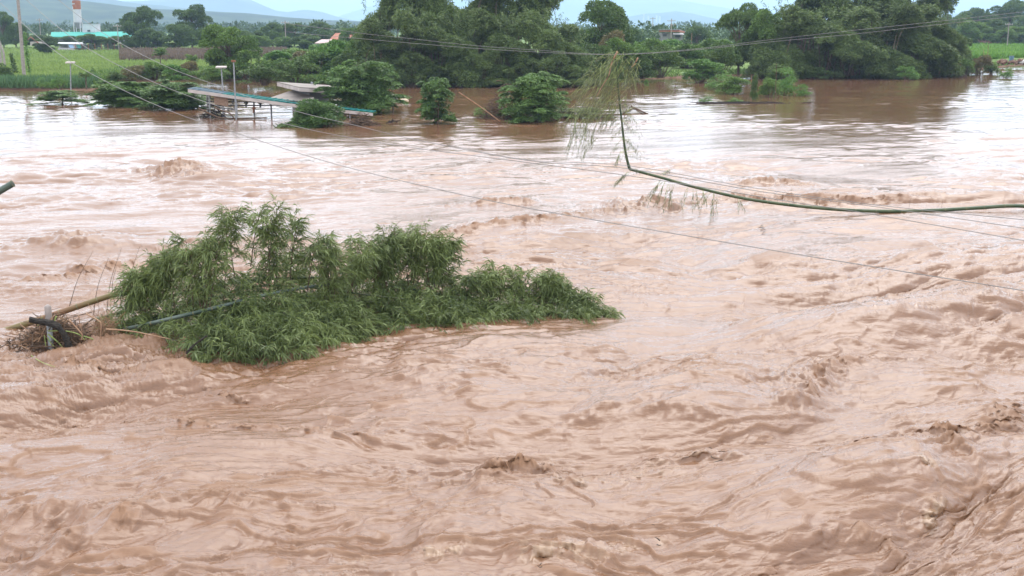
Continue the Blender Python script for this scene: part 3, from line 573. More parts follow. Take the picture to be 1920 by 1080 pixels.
# trees drowned to their crowns in the river
def flooded(px, py, wpx, hpx, label, seed, name='flooded_tree', m='leaf_flood', **kw):
    fm = v_mimosa(seed, M[m], **kw); VAR['tmp'] = [fm]; return tree(name, 'tmp', px, py, wpx, hpx, label, 'tree', z=-.05, parts=('crown', 'limbs'), wd=wpx*pxm(G(px, py)[1])*.8)
flooded(818, 232, 112, 92, 'two-stemmed feathery tree standing clear in the river mid-left', 201, trunks=2, n=42, L=.055, dens=300)
tree('flooded_tree', 'roundflood', 600, 241, 98, 60, 'round feathery bush tree in front of the sunken teal roof', 'tree', z=-.15, var=0, parts=('crown', 'limbs'))
flooded(680, 214, 150, 104, 'broad layered tree leaning over the sunken grey roof', 203, n=64, L=.05, spread=.5, low=.02, dens=260, m='leaf_flood', fill=60)
flooded(1008, 229, 150, 98, 'broad windswept tree behind the twiggy debris mid-river', 204, n=66, L=.045, spread=.48, low=.01, dens=280, fill=50)
flooded(240, 200, 125, 50, 'dark spreading half-drowned bush, left one of the pair by the teal roof', 205, n=60, L=.06, spread=.5, low=.02, m='leaf_flood', dens=280, fill=60)
flooded(330, 205, 150, 56, 'dark spreading half-drowned bush, right one of the pair by the teal roof', 206, n=56, L=.05, spread=.5, low=.02, m='leaf_flood', dens=280, fill=60)
flooded(115, 196, 108, 28, 'small flat-topped bush nearly drowned at the left', 207, n=26, L=.06, spread=.5, low=.1, dens=200)
flooded(1085, 222, 120, 22, 'low drowned branches spreading right of the windswept tree', 209, n=26, L=.06, spread=.5, low=.1, dens=200, m='leaf_olive')
tree('flooded_shrub', 'bushbright', 692, 210, 52, 30, 'yellow-green shrub at the right end of the teal roof', 'shrub', z=-.05)
tree('flooded_shrub', 'bushspiky', 905, 222, 40, 22, 'thin weeds beside the brown twiggy brush mid-river', 'shrub', z=-.05)
tree('flooded_shrub', 'bushdark', 955, 224, 44, 26, 'dark shrub at the left foot of the windswept tree', 'shrub', z=-.05)

# ------------------------------------------------------------------ grass, crops, reeds, far woods (nobody could count them)
def blades(name, label, cat, m, n, area, h, wd, lean=.3, seed=1):
    global rng; rng = np.random.default_rng(seed); P = area(n); h_ = h*rng.uniform(.5, 1.2, len(P)); A = rng.normal(0, lean, P.shape); A[:, 2] = 1
    V, Fq = leafquads(P, A, h_, wd*rng.uniform(.6, 1.3, len(P))); return tag(link(name, mesh_np(name, V, Fq, M[m])), label, cat, kind='stuff')
def gpoly(pxr, t0, t1, z=GZ-.05, pw=1.6):
    def f(n):
        px = rng.uniform(pxr[0], pxr[1], n); t_ = rng.random(n)**pw; u = (px-960)/F/cp; Y = shoreY(u)+t0+(t1-t0)*t_; Y2 = Y
        X = (px-960)/F*Y2*1.0/cp*np.cos(0)  ; return np.stack([X, Y2, np.full(n, z)], 1)
    return f
blades('grass', 'pale green meadow grass behind the left bank', 'grass', 'grass', 60000, gpoly((-100, 640), 4, 210), .55, .22, seed=31)
blades('grass_tuft_cover', 'tangled bank weeds along the right shore', 'weeds', 'leaf_mid', 9000, gpoly((1100, 2050), 0, 8, .1, 1), .7, .2, .5, seed=32)
blades('reed_bed', 'dark green reeds along the left water edge', 'reeds', 'reeds', 9000, gpoly((-80, 210), -.4, 7, .1, 1), 1.15, .10, .28, seed=33)
blades('bank_weeds', 'green weeds and creepers on the bank under the scrub', 'weeds', 'leaf_mid', 16000, gpoly((200, 720), -.3, 25, .2, 1.3), .8, .28, .5, seed=34)
def worldrect(x0, x1, p0, p1, z=GZ):
    def f(n):
        px = rng.uniform(x0, x1, n); Ya, Yb = G(900, p1, z)[1], G(900, p0, z)[1]; Y = rng.uniform(Ya, Yb, n); return np.stack([(px-960)/F*np.hypot(Y, CH), Y, np.full(n, z-.05)], 1)
    return f
blades('crop_strip', 'dry brown standing crop strip beyond the left meadow', 'crop', 'crop_brown', 12000, worldrect(238, 420, 99, 115), 1.25, .35, .12, seed=35)
blades('crop_strip', 'dry brown standing crop strip left of the central scrub', 'crop', 'crop_brown', 9000, worldrect(400, 545, 97, 110), 1.25, .35, .12, seed=36)
blades('crop_rows', 'bright green leafy crop behind the far right shore', 'crop', 'crop_green', 26000, worldrect(1775, 1980, 90, 113), 1.5, .6, .5, seed=37)
blades('crop_tassels', 'pinkish tasselled maize strip at the top of the far right field', 'crop', 'crop_pink', 7000, worldrect(1775, 1990, 87, 90), 2.2, .35, .1, seed=38)
def farwood(name, label, n, x0, x1, Y0_, Y1_, h0, h1, seed, q=90, sz=.16):
    global rng; rng = np.random.default_rng(seed); P, A, L_ = [], [], []
    for i in range(n):
        Y = rng.uniform(Y0_, Y1_); px = rng.uniform(x0, x1); X = (px-960)/F*Y; h = rng.uniform(h0, h1); rx = h*rng.uniform(.35, .7); d = sph(q); d[:, 2] = np.abs(d[:, 2])*1.0-.1
        rad = .7+.35*rng.random((q, 1)); lob = .75+.4*np.max(d@sph(4).T, axis=1)[:, None]**2
        P.append(np.array([X, Y, GZ+h*.45])+d*rad*lob*[rx, rx, h*.55]); P.append(np.array([X, Y, GZ])+rng.uniform(-1, 1, (q//4, 3))*[rx*.8, rx*.8, 0]+[0, 0, h*.2])
        A.append(d+rng.normal(0, .5, d.shape)); A.append(rng.normal(0, .5, (q//4, 3))+[0, 0, 1]); L_.append(np.full(q+q//4, h*sz)*rng.uniform(.6, 1.4, q+q//4))
    P = np.vstack(P); A = np.vstack(A); l = np.concatenate(L_); V, Fq = leafquads(P, A, l, l*.7)
    return tag(link(name, mesh_np(name, V, Fq, M['leaf_far'])), label, 'woods', kind='stuff')
farwood('far_wood', 'distant hazy woods between the meadow and the hills', 300, -200, 760, 480, 1100, 5, 8.5, 61)
farwood('far_wood', 'distant dusky tree belt behind the scrub between the groves', 130, 1080, 1500, 290, 700, 3.5, 7.0, 62)
farwood('far_wood', 'distant hazy woods beyond the far right field', 160, 1700, 2300, 450, 900, 7, 12, 63)
farwood('far_wood', 'very distant wooded plain at the foot of the hills', 420, -900, 2900, 1100, 2000, 7, 12, 64, 36, .3)

#PART3

rng = np.random.default_rng(900)
# ------------------------------------------------------------------ utility poles, lamps, wires
def upole(px, pyb, pyt, wpx, label, lean=0, arms=1, Y=None, z=GZ, square=True, name='utility_pole', mt='concrete'):
    p = G(px, pyb, z) if Y is None else D(px, 0, Y)*[1, 1, 0]+[0, 0, z]
    top = D(px, pyt, p[1]); H = top[2]-z; s_ = pxm(p[1]); o = empty(name, p, label, 'utility pole', 'utility poles')
    m = MB(); m.tube([[0, 0, -.3], [0, 0, H*.5], [lean*H, 0, H]], wpx*s_*.5, wpx*s_*.36, 4 if square else 8); m.build('pole_shaft', M[mt], o)
    for k in range(arms):
        m = MB(); m.box((lean*H, 0, H-.5-.9*k), (1.9, .12, .12)); ar = m.build('crossarm', M['concrete'], o)
        i_ = MB()
        for dx in (-.85, -.3, .3, .85): i_.tube([[lean*H+dx, 0, H-.44-.9*k], [lean*H+dx, 0, H-.22-.9*k]], .06, .04, 6)
        i_.build('insulators', M['white_paint'], ar)
    return o
upole(45.5, 146, -60, 7.2, 'thick concrete utility pole rising past the picture top at the left bank', arms=0)
upole(9, 126, 72, 5.0, 'short leaning concrete pole cut by the left picture edge', lean=-.14, arms=0, square=False)
upole(2, 122, 80, 6.0, 'stubby concrete pole tight against the left picture edge', lean=-.02, arms=0, square=False)
upole(71, 76, 34, 1.6, 'thin pale utility pole beside the orange gable', Y=330)
upole(223, 95, 45, 1.8, 'pale utility pole in front of the long teal factory roof', arms=1)
upole(388.5, 80, 32, 1.5, 'pale utility pole before the right-hand tall tree of the meadow edge', Y=330)
upole(533, 90, 38, 1.8, 'pale utility pole behind the brown crop strip', Y=290)
upole(1225, 72, 32, 1.5, 'thin pale utility pole left of the orange-roofed house', Y=420)
upole(1171, 76, 40, 1.5, 'thin pale utility pole beside the tall round-crowned tree', Y=380)
upole(1260, 80, 35, 2.0, 'utility pole with crossarms in front of the orange-roofed house', arms=2, Y=290)
upole(1299, 96, 62, 1.4, 'short wooden pole standing in the scrub between the groves', arms=0, Y=230, mt='straw')
upole(1895.5, 88, 42, 1.9, 'grey utility pole before the hazy far right trees', Y=300, arms=1)
def lamp(px, pyb, pyt, label, head, Y=None, lean=0.0):
    p = G(px, pyb, 0); s_ = pxm(p[1]); H = D(px, pyt, p[1])[2]; o = empty('street_lamp', p-[0, 0, 0], label, 'lamp', 'lamp poles in the flood')
    m = MB(); m.tube([[lean*-H, 0, -.3], [0, 0, H]], .055, .045, 8); m.build('pole', M['galv'], o)
    m = MB()
    if head: m.slab([[-.36, -.2, H+.1], [.36, -.2, H+.1], [.36, .2, H+.16], [-.36, .2, H+.16]], .09); m.build('lamp_head', M['fascia'], o)
    else: m.box((0, 0, H+.05), (.26, .2, .12)); m.build('lamp_head', M['rust'], o)
    return o
lamp(419, 212, 128, 'grey lamp pole with flat white head behind the teal roof', 1, lean=-.03)
lamp(443, 224, 116, 'bare grey pole with small rusty cap beside the lamp pole', 0)
lamp(137, 188, 119, 'leaning grey lamp pole with flat head beside the flat-topped bush', 1, lean=.06)
def wire(pts, Ya, Yb, label, r0=.010, r1=.010, m='wire'):
    """a sagging cable: its distance changes evenly along the span"""
    c2 = curve([(a, b_, 0) for a, b_ in pts], 8); t_ = (c2[:, 0]-c2[0, 0])/(c2[-1, 0]-c2[0, 0]); inv = 1/Ya+(1/Yb-1/Ya)*t_
    P = np.array([D(c[0], c[1], 1/i) for c, i in zip(c2, inv)]); mm = MB(); mm.tube(P, r0, r1, 5)
    return tag(mm.build('power_line', M[m]), label, 'cable', 'cables across the river')
wire([(-60,-45),(0,5),(105,97),(207,157),(330,212),(460,255),(620,305),(800,350),(1000,392),(1400,461),(1650,502),(1920,545),(2000,558)], 52, 15, 'lowest of the four cables, crossing from top left to the right edge', .010, .0055)
wire([(0,-48),(50,0),(117,57),(175,97),(260,141),(330,171),(400,196),(470,216),(555,237),(625,252),(760,275),(1000,306),(1210,334),(1500,381),(1607,397),(1920,451),(2000,465)], 52, 19, 'second lowest of the four cables, ending just above the lowest', .011, .006)
wire([(60,-40),(110,0),(159,38),(222,79),(320,128),(422,165),(490,190),(580,215),(650,231),(687,240),(780,262),(990,301),(1174,316),(1407,356),(1500,369),(1660,390),(1920,428),(2000,440)], 52, 21, 'third lowest of the four cables, crossing behind the bamboo bend', .011, .006)
wire([(840,272),(990,300),(1180,311),(1400,350),(1640,384),(1920,412),(2000,420)], 34, 22, 'topmost of the cables that cross low over the right half of the river', .006, .007)
wire([(533,43),(560,47),(640,57),(690,64),(767,72),(885,85),(1022,95),(1110,101),(1200,100),(1320,90),(1440,75),(1600,57),(1760,40),(1920,22),(1990,14)], 122, 112, 'upper of the two thin cables strung across the dark groves', .017, .017)
wire([(533,59),(600,66),(660,71),(785,82),(910,92),(1035,99),(1110,102),(1200,101),(1320,92),(1440,79),(1600,64),(1760,46),(1920,29),(1990,22)], 121, 111, 'lower of the two thin cables strung across the dark groves', .017, .017)

# ------------------------------------------------------------------ distant buildings
def bx(name, parent, x0, x1, y0, y1, Y, dep, m, mb=None):
    """box whose front face covers those picture columns and rows at distance Y"""
    a, b_ = D(x0, y1, Y), D(x1, y0, Y); z0, z1 = a[2], b_[2]
    mm = mb or MB(); mm.hexa([[a[0], Y, z0], [b_[0], Y, z0], [b_[0], Y+dep, z0], [a[0], Y+dep, z0], [a[0], Y, z1], [b_[0], Y, z1], [b_[0], Y+dep, z1], [a[0], Y+dep, z1]])
    if mb is None: return mm.build(name, M[m], parent, origin=parent.location if parent else (0, 0, 0))
def at(px, Y): return D(px, 100, Y)*[1, 1, 0]+[0, 0, GZ]
def poly_roof(name, parent, quad, th, m):
    mm = MB(); mm.slab(quad, th); return mm.build(name, M[m], parent, origin=parent.location)
Yf = 440; o = empty('factory_hall', at(172, Yf), 'long low factory hall with bright teal roof beyond the meadow', 'building')
bx('wall', o, 98, 252, 70, 88, Yf+1, 24, 'wall_grey')
poly_roof('roof', o, [D(95, 68.5, Yf), D(253, 71.5, Yf), D(250, 59, Yf+14), D(96, 60, Yf+14)], .25, 'factory_teal')
Ys = 462; o = empty('silo', at(150, Ys), 'tall cement silo with rust-orange top band and white body', 'silo')
sc_ = Ys/F; R_ = 7.3*sc_; zt = D(150, 1, Ys)[2]; zm = D(150, 17.5, Ys)[2]; zb = D(150, 42, Ys)[2]; z0 = D(150, 56, Ys)[2]
def cyl(name, par, za, zb_, ra, rb, m, k=20):
    mm = MB(); mm.tube([[0, 0, za-GZ], [0, 0, zb_-GZ]], ra, rb, k); return mm.build(name, M[m], par)
cyl('body', o, zb, zm, R_, R_, 'white_paint'); cyl('top_band', o, zm+.003, zt, R_*1.01, R_*1.01, 'orange_paint'); cyl('top_rail', o, zt+.01, zt+.5, R_*.7, R_*.7, 'galv'); cyl('hopper', o, z0+.4, zb, R_*.35, R_*.95, 'galv')
for dx in (-.8, .8):
    for dy in (-.8, .8):
        mm = MB(); mm.tube([[R_*dx, R_*dy, 0], [R_*dx, R_*dy, zb-GZ]], .18, .18, 5); mm.build('leg', M['white_paint'], o)
mm = MB(); mm.box((-R_*.45, -R_-.02, (zt-GZ)-1.2), (R_*.7, .1, .35)); mm.box((-R_*.75, -R_*.75, (zt-GZ)-2.6), (R_*.3, .1, .9)); mm.build('faded_lettering_band', M['white_paint'], o)
Yw = 452; o = empty('plant_building', at(167, Yw), 'white boxy plant building beside the silo with a dark window', 'building')
bx('wall', o, 157, 177.5, 44.5, 75, Yw, 6, 'white_paint'); bx('window', o, 164, 169, 56, 59.5, Yw-.15, .12, 'dark_void'); bx('roof', o, 156.5, 178, 44, 44.6, Yw-.2, 6.4, 'galv')
Yl = 300; o = empty('farm_shed', at(136, Yl), 'low open farm shed with white roof and leaning coloured sheets', 'shed')
poly_roof('roof', o, [D(108, 81.5, Yl), D(163, 83, Yl), D(160, 79.5, Yl+4), D(110, 79, Yl+4)], .12, 'white_paint')
bx('wall', o, 112, 158, 82.5, 95, Yl+3.5, .2, 'wall_grey')
for x in (112, 128, 144, 160): bx('post', o, x-.4, x+.4, 82, 97, Yl+.3, .12, 'galv')
for x0, m_ in ((128, 'blue_tarp'), (134, 'wall_grey'), (143, 'factory_teal')): poly_roof('leaning_sheet', o, [D(x0+3, 90, Yl-.6), D(x0+11, 89.5, Yl-.6), D(x0+8, 83.5, Yl+.2), D(x0, 83.5, Yl+.2)], .05, m_)
poly_roof('low_roof', o, [D(106, 94.5, Yl-5), D(142, 94, Yl-5), D(138, 90, Yl-2), D(110, 89.5, Yl-2)], .12, 'dark_metal')
o = empty('mesh_fence', at(196, 296), 'long dark mesh fence along the far edge of the meadow', 'fence')
mm = MB()
for k in range(56): x = 142+2*k; a = D(x, 94.3, 296); mm.box((a[0], 296, 1.1), (.05, .03, 1.5))
for z_ in (.55, .95, 1.4, 1.8): a, b_ = D(142, 90, 296), D(252, 90, 296); mm.box(((a[0]+b_[0])/2, 296.05, z_), (b_[0]-a[0], .03, .06))
mm.build('mesh_panel', M['dark_metal'], o, origin=o.location)
for k in range(10):
    x = 142+12.2*k; a = D(x, 95, 295.9); mm = MB(); mm.box((a[0], 295.85, 1.15), (.12, .12, 1.9)); mm.build('fence_post', M['rust'], o, origin=o.location)
def gable(name, px0, px1, pyr, pye, pyb, Y, dep, roofm, wallm, label):
    o = empty(name, at((px0+px1)/2, Y), label, 'house'); a, b_ = D(px0, pye, Y), D(px1, pye, Y); zr = D(px0, pyr, Y)[2]
    bx('wall', o, px0+(px1-px0)*.06, px1-(px1-px0)*.06, pye+.2, pyb, Y+.4, dep-.8, wallm)
    poly_roof('roof', o, [[a[0], Y, a[2]], [b_[0], Y, b_[2]], [b_[0]-1, Y+dep/2, zr], [a[0]+1, Y+dep/2, zr]], .15, roofm)
    poly_roof('back_roof', o, [[b_[0], Y+dep, a[2]], [a[0], Y+dep, a[2]], [a[0]+1, Y+dep/2+.02, zr], [b_[0]-1, Y+dep/2+.02, zr]], .15, roofm)
    x_ = px0+(px1-px0)*.3; bx('window', o, x_, x_+(px1-px0)*.12, pye+1, pye+3, Y+.25, .1, 'dark_void'); return o
gable('farm_house', 618, 662, 62, 73.5, 84, 330, 8, 'tile_orange', 'fascia', 'farmhouse with faded orange tiled roof left of the central grove')
gable('outbuilding', 590, 629, 74, 80.5, 90, 260, 6, 'roof_pink', 'wall_grey', 'low outbuilding with pale pink sheet roof before the farmhouse')
o = empty('gabled_house', at(65, 320), 'small house whose orange gable edge shows beside the thin pole', 'house')
bx('wall', o, 57, 71, 78, 86, 320, 5, 'fascia'); pr = [D(58, 68, 320), D(72, 80, 320), D(70.5, 81.5, 320)+[0, 6, 0], D(57, 70, 320)+[0, 6, 0]]
poly_roof('roof', o, [D(57.5, 68, 319.5), D(73, 80.5, 319.5), D(73, 80.5, 326), D(57.5, 68, 326)], .35, 'tile_orange'); poly_roof('back_roof', o, [D(52, 74, 319.5), D(57.3, 68, 319.5), D(57.3, 68, 326), D(52, 74, 326)], .25, 'tile_orange')
Yh = 300; o = empty('orange_roof_house', at(1260, Yh), 'flat-roofed house with orange fascia behind the crossarmed pole', 'house')
bx('wall', o, 1240, 1280, 62, 82, Yh+1, 7, 'wall_grey'); bx('fascia', o, 1236, 1274, 56.2, 60, Yh, .4, 'tile_orange')
poly_roof('roof', o, [D(1234, 55.5, Yh-.4), D(1273, 54.7, Yh-.4), D(1286, 59, Yh+8), D(1240, 58, Yh+8)], .12, 'galv'); poly_roof('fascia_return', o, [D(1274, 60, Yh), D(1284, 61, Yh+6), D(1284, 58.5, Yh+6), D(1274, 56.4, Yh)], .1, 'tile_orange')
poly_roof('awning', o, [D(1262, 64, Yh-2), D(1283, 64.4, Yh-2), D(1281, 62.2, Yh+.6), D(1262, 61.5, Yh+.6)], .1, 'galv'); bx('window', o, 1243, 1250, 64, 68, Yh+.85, .12, 'dark_void'); bx('window', o, 1266, 1276, 65, 70, Yh+.85, .12, 'dark_void')
for k, (x, y) in enumerate([(1207, 27), (1216, 30), (1231, 29.5), (1237, 30.3)]):
    o = empty('hillside_villa', D(x, y+2, 5750), f"tiny white villa on the pale hill, {ORD[k]} from the left", 'house', 'white villas on the pale hill')
    mm = MB(); mm.box((0, 0, -12), (6, 6, 30)); mm.build('wall', M['white_paint'], o); mm = MB(); mm.slab([[-4, -4, 4], [4, -4, 4], [4, 4, 5], [-4, 4, 5]], .6); mm.build('roof', M['roof_pink'], o)

# ------------------------------------------------------------------ the drowned shed with teal roof
Y1 = 82.5; o = empty('drowned_shed', D(520, 215, Y1)*[1, 1, 0], 'drowned shed with long sloping teal and grey metal roof over thin posts', 'shed')
def rp(px, py, dy=0.0): return D(px, py, Y1+dy)
def roofpiece(x0, y0, x1, y1, m, nm, gap=0, dep=2.4, rise=-.02):
    a, b_ = rp(x0, y0), rp(x1, y1); n_ = max(3, int((b_[0]-a[0])/.38)); mm = MB()
    for k in range(n_):   # corrugation: sheets with raised ribs
        p0 = a+(b_-a)*k/n_; p1 = a+(b_-a)*(k+.86)/n_; p2 = a+(b_-a)*(k+1)/n_; d = np.array([0, dep, rise])
        mm.slab([p0, p1, p1+d, p0+d], .04); mm.slab([p1+[0, -.01, .035], p2+[0, -.01, .035], p2+d+[0, 0, .035], p1+d+[0, 0, .035]], .075)
    return mm.build(nm, M[m], o, origin=o.location)
roofpiece(351, 165.5, 416, 175.6, 'grey_roof', 'grey_roof_sheet'); roofpiece(416.4, 175.6, 574, 196.5, 'teal_roof', 'teal_roof_sheet'); roofpiece(574.4, 196.5, 700, 210, 'teal_roof', 'teal_roof_sheet', dep=1.6)
mm = MB()
for (x0, y0, x1, y1) in ((352, 166.9, 460, 182.6), (460.2, 182.6, 580, 199.3), (580.2, 199.3, 699, 212)):
    a, b_ = rp(x0, y0, -.06), rp(x1, y1, -.06); h = .22
    mm.hexa([a-[0, 0, h], b_-[0, 0, h*.9], b_-[0, -.05, h*.9], a-[0, -.05, h], a, b_, b_+[0, .05, 0], a+[0, .05, 0]])
mm.build('fascia_board', M['fascia'], o, origin=o.location)
for x, yt, dy in ((392, 177, .3), (417, 181, .5), (443, 184, .1), (508, 190, 1.5), (566, 199, .6), (656, 211, .3), (476, 190, 1.8), (388, 176, 2.0)):
    mm = MB(); a = rp(x, yt, dy); mm.tube([[a[0], a[1], -.5], a], .06, .055, 6); mm.build('post', M['galv'], o, origin=o.location)
mm = MB()
for p in ([(386, 190), (580, 193)], [(390, 185), (560, 190)], [(392, 198), (570, 197)], [(377, 199), (440, 205)]): mm.tube([rp(*p[0], .9), rp(*p[1], .9)], .045, .045, 5)
mm.tube([rp(395, 178, .3), rp(391, 197, .3)], .03); mm.tube([rp(434, 183, .2), rp(441, 205, .2)], .035); mm.tube([rp(441, 184, .2), rp(432, 200, .2)], .03)
mm.build('beam', M['dark_metal'], o, origin=o.location)
a, b_ = rp(401, 177.5, .15), rp(427, 181, .15); mm = MB(); mm.hexa([[a[0], a[1], a[2]-.62], [b_[0], b_[1], b_[2]-.68], [b_[0], b_[1]+.05, b_[2]-.68], [a[0], a[1]+.05, a[2]-.62], a, b_, b_+[0, .05, 0], a+[0, .05, 0]]); mm.build('woven_panel', M['woven'], o, origin=o.location)
for x, y0, y1, mt_ in ((461.5, 189, 201, 'dark_metal'), (488, 189, 202, 'dark_metal'), (475.5, 199, 212, 'rust'), (428, 202, 208, 'dark_metal')):
    mm = MB(); p0, p1 = rp(x, y0, .7), rp(x, y1, .7); mm.tube([p0, (p0*.7+p1*.3), (p0*.65+p1*.35), p1], [.05, .05, .09, .05], None, 7); mm.tube([p0*.72+p1*.28-[.14, 0, 0], p0*.72+p1*.28+[.14, 0, 0]], .05); mm.build('hanging_pipe', M[mt_], o, origin=o.location)
# drowned house behind
Y2 = 89.5; o = empty('drowned_house', D(570, 205, Y2)*[1, 1, 0], 'drowned house with stacked flat grey roofs beside the layered tree', 'house')
def hp(px, py, dy=0.0): return D(px, py, Y2+dy)
poly_roof('lower_roof', o, [hp(492, 188, -1.0), hp(590, 189, -2.6), hp(586, 179.5, -.7), hp(546, 169.5, 1)], .12, 'roof_tan')
poly_roof('lower_roof', o, [hp(560, 188, -2.2), hp(588, 182.5, -2.2), hp(589, 181, .5), hp(562, 186, .5)], .3, 'fascia')
a = hp(548, 168); mm = MB(); mm.hexa([hp(548, 200, 1)*[1, 1, 0], hp(581, 200, -.6)*[1, 1, 0], hp(622, 200, 1.5)*[1, 1, 0], hp(595, 200, 4)*[1, 1, 0], hp(548, 166.5, 1), hp(581, 170, -.6), hp(622, 171, 1.5), hp(595, 162, 4)]); mm.build('wall', M['wall_grey'], o, origin=o.location)
poly_roof('upper_roof', o, [hp(561, 163, -2.0), hp(634, 168, -1.0), hp(645, 161.5, 4), hp(519, 153.2, 3.6)], .05, 'roof_tan')
mm = MB()
for p, q_ in ((hp(519, 153.5, 3.6), hp(561, 163.2, -2.0)), (hp(561.1, 163.2, -2.05), hp(634, 168.2, -1.05))): mm.hexa([p-[0, 0, .30], q_-[0, 0, .30], q_-[0, -.06, .30], p-[0, -.06, .30], p-[0, 0, .055], q_-[0, 0, .055], q_-[0, -.06, .055], p-[0, -.06, .055]])
mm.build('roof_fascia', M['fascia'], o, origin=o.location)
poly_roof('far_roof_corner', o, [hp(715, 182, -1), hp(744, 184, -1), hp(747, 177.5, 1.6), hp(722, 176, 1.6)], .2, 'fascia')
mm = MB(); mm.tube([hp(584.5, 158, 2), hp(584.5, 153.5, 2)], .09); mm.build('vent_pipe', M['galv'], o, origin=o.location)
p = G(758, 189, 0); o = empty('float_tank', p, 'cream oval tank lid afloat right of the layered tree', 'tank')
mm = MB(); k_ = np.linspace(0, 1, 7); mm.tube(np.stack([k_*0, k_*0, -.1+k_*.36], 1), .35*np.array([1, 1.02, 1.03, 1.0, .9, .6, .05])*1.0, None, 20); ob = mm.build('tank_shell', M['float_cream'], o, True); ob.scale = (1.05, .8, .8)
o = empty('pier_frame', G(737, 208, 0), 'low pipe frame on one post beside the floating tank', 'frame'); mm = MB(); a = G(737, 208, 0); h_ = D(737, 190.5, a[1])[2]; mm.tube([[a[0], a[1], -.4], [a[0], a[1], h_]], .05); mm.build('post', M['dark_metal'], o, origin=o.location)
mm = MB(); mm.tube([D(703, 190, a[1]), D(746, 191, a[1])], .05); mm.tube([D(746, 191, a[1]), D(757, 187, a[1]+2)], .04); mm.build('rail', M['galv'], o, origin=o.location)

# ------------------------------------------------------------------ drifting debris
def sticks(n, cx, cy, wpx, hpx, L, r_, flat=.3, dz=0, zs=1.0):
    mm = MB(); c = G(cx, cy, 0); s_ = pxm(c[1])
    for i in range(n):
        a = rng.uniform(0, PI); u_ = rng.normal(0, .33); p = c+[u_*wpx*s_*.8, rng.normal(0, .4)*flat*2, dz+abs(rng.normal(0, .4))*hpx*s_*max(.1, 1-abs(u_)*1.4)]
        d = np.array([math.cos(a), math.sin(a)*.5, rng.normal(0, .35)*zs])*L*rng.uniform(.4, 1.1); mid = p+rng.normal(0, .06*L, 3)*[1, 1, zs]
        P = curve([p-d/2, mid, p+d/2], 3); P[:, 2] = np.maximum(P[:, 2], -.04); mm.tube(P, r_*rng.uniform(.5, 1.4), r_*.4, 4)
    return mm, c
def debris(name, label, m, *a, cat='debris', **k):
    mm, c = sticks(*a, **k); return tag(link(name, mesh_np(name, np.vstack(mm.V)-c, np.vstack(mm.F), M[m]), None, c), label, cat)
debris('brushwood_heap', 'brown brushwood heap drifting right of the round bush tree', 'twig', 260, 680, 235, 44, 24, .9, .022)
debris('twiggy_brush', 'leafless brown twiggy brush left of the windswept tree', 'twig', 300, 940, 222, 84, 60, 1.3, .026, flat=.9)
debris('debris_tangle', 'dark branch tangle caught under the left end of the teal roof', 'log_wet', 60, 400, 221, 50, 26, 1.2, .035)
debris('reed_raft', 'thin dark raft of broken reeds right of mid-river', 'log_wet', 170, 1385, 193, 170, 1.5, 2.4, .022, flat=.6, zs=.08)
debris('twig_litter', 'flat brown twig litter at the foot of the windswept tree', 'twig', 90, 1060, 219, 170, 2, 1.6, .025, flat=.8)
debris('twig_litter', 'small dark snag afloat between brushwood heap and two-stemmed tree', 'log_wet', 14, 738, 229, 26, 5, .7, .035)
debris('twig_litter', 'tiny dark snag afloat below the bamboo culm at right', 'log_wet', 9, 1430, 430, 14, 8, .22, .008)
debris('leafy_snag', 'leafy floating branch at the left foot of the round bush tree', 'leaf_dark', 150, 545, 238, 44, 10, .7, .04)
debris('leafy_snag', 'small brown snag floating left of the teal roof', 'twig', 16, 267, 212, 12, 8, .35, .03)
def onestick(name, label, pts, r0, r1, m, z=None, Y=None, cat='branch'):
    mm = MB(); P = curve([D(a, b_, Y) if Y else G(a, b_, z or 0) for a, b_ in pts], 5); mm.tube(P, r0*rng.uniform(.72, 1.25, len(P)) if r0 > .055 and m == 'log_wet' else np.linspace(r0, r1, len(P)), None, 8, wob=r0*(.16 if m == 'log_wet' else .05)); c = P.mean(0); return tag(link(name, mesh_np(name, np.vstack(mm.V)-c, np.vstack(mm.F), M[m], True), None, c), label, cat)
onestick('bamboo_pole', 'dry bamboo pole leaning from the two-stemmed tree into the river', [(860, 173), (900, 200), (938, 228)], .035, .035, 'straw', Y=73)
onestick('driftwood_stick', 'left stick of the pair propped beside the bent bamboo', [(1168, 213), (1188, 203)], .05, .04, 'twig', Y=82)
onestick('driftwood_stick', 'upper stick of the crossed pair right of the bent bamboo', [(1183, 199), (1212, 213)], .05, .05, 'twig', Y=82)
onestick('driftwood_stick', 'lower stick of the crossed pair right of the bent bamboo', [(1186, 202), (1206, 214)], .045, .04, 'bark', Y=81.5)
onestick('driftwood_log', 'long thin log floating out right of the windswept tree', [(1080, 217), (1150, 215), (1215, 213)], .07, .04, 'twig')
onestick('driftwood_log', 'short thin log floating left of the debris raft', [(1290, 182), (1312, 185)], .05, .03, 'log_wet')
onestick('driftwood_stick', 'upright stick rising through the weeds right of the debris raft', [(1453, 193), (1455, 150), (1456, 118)], .035, .02, 'twig', Y=104)
onestick('driftwood_stick', 'pale bare stake rising behind the vine-covered stump', [(1409, 182), (1409, 141)], .03, .02, 'straw', Y=106)
onestick('driftwood_stick', 'small stake standing in open water before the groves', [(1266, 172), (1266, 157)], .03, .03, 'twig', Y=118)
onestick('driftwood_stick', 'pale stake by the far bank above the floating tank', [(733, 172), (733, 160)], .05, .04, 'root_pale', Y=112)
onestick('driftwood_branch', 'forked wet branch draped before the posts of the teal shed', [(372, 203), (395, 214), (415, 221), (445, 222), (500, 221)], .06, .05, 'twig', Y=81.7)
onestick('driftwood_branch', 'bent brown branch leaning on the second post of the teal shed', [(402, 201), (418, 208), (430, 212), (440, 222)], .05, .04, 'twig', Y=81.4)
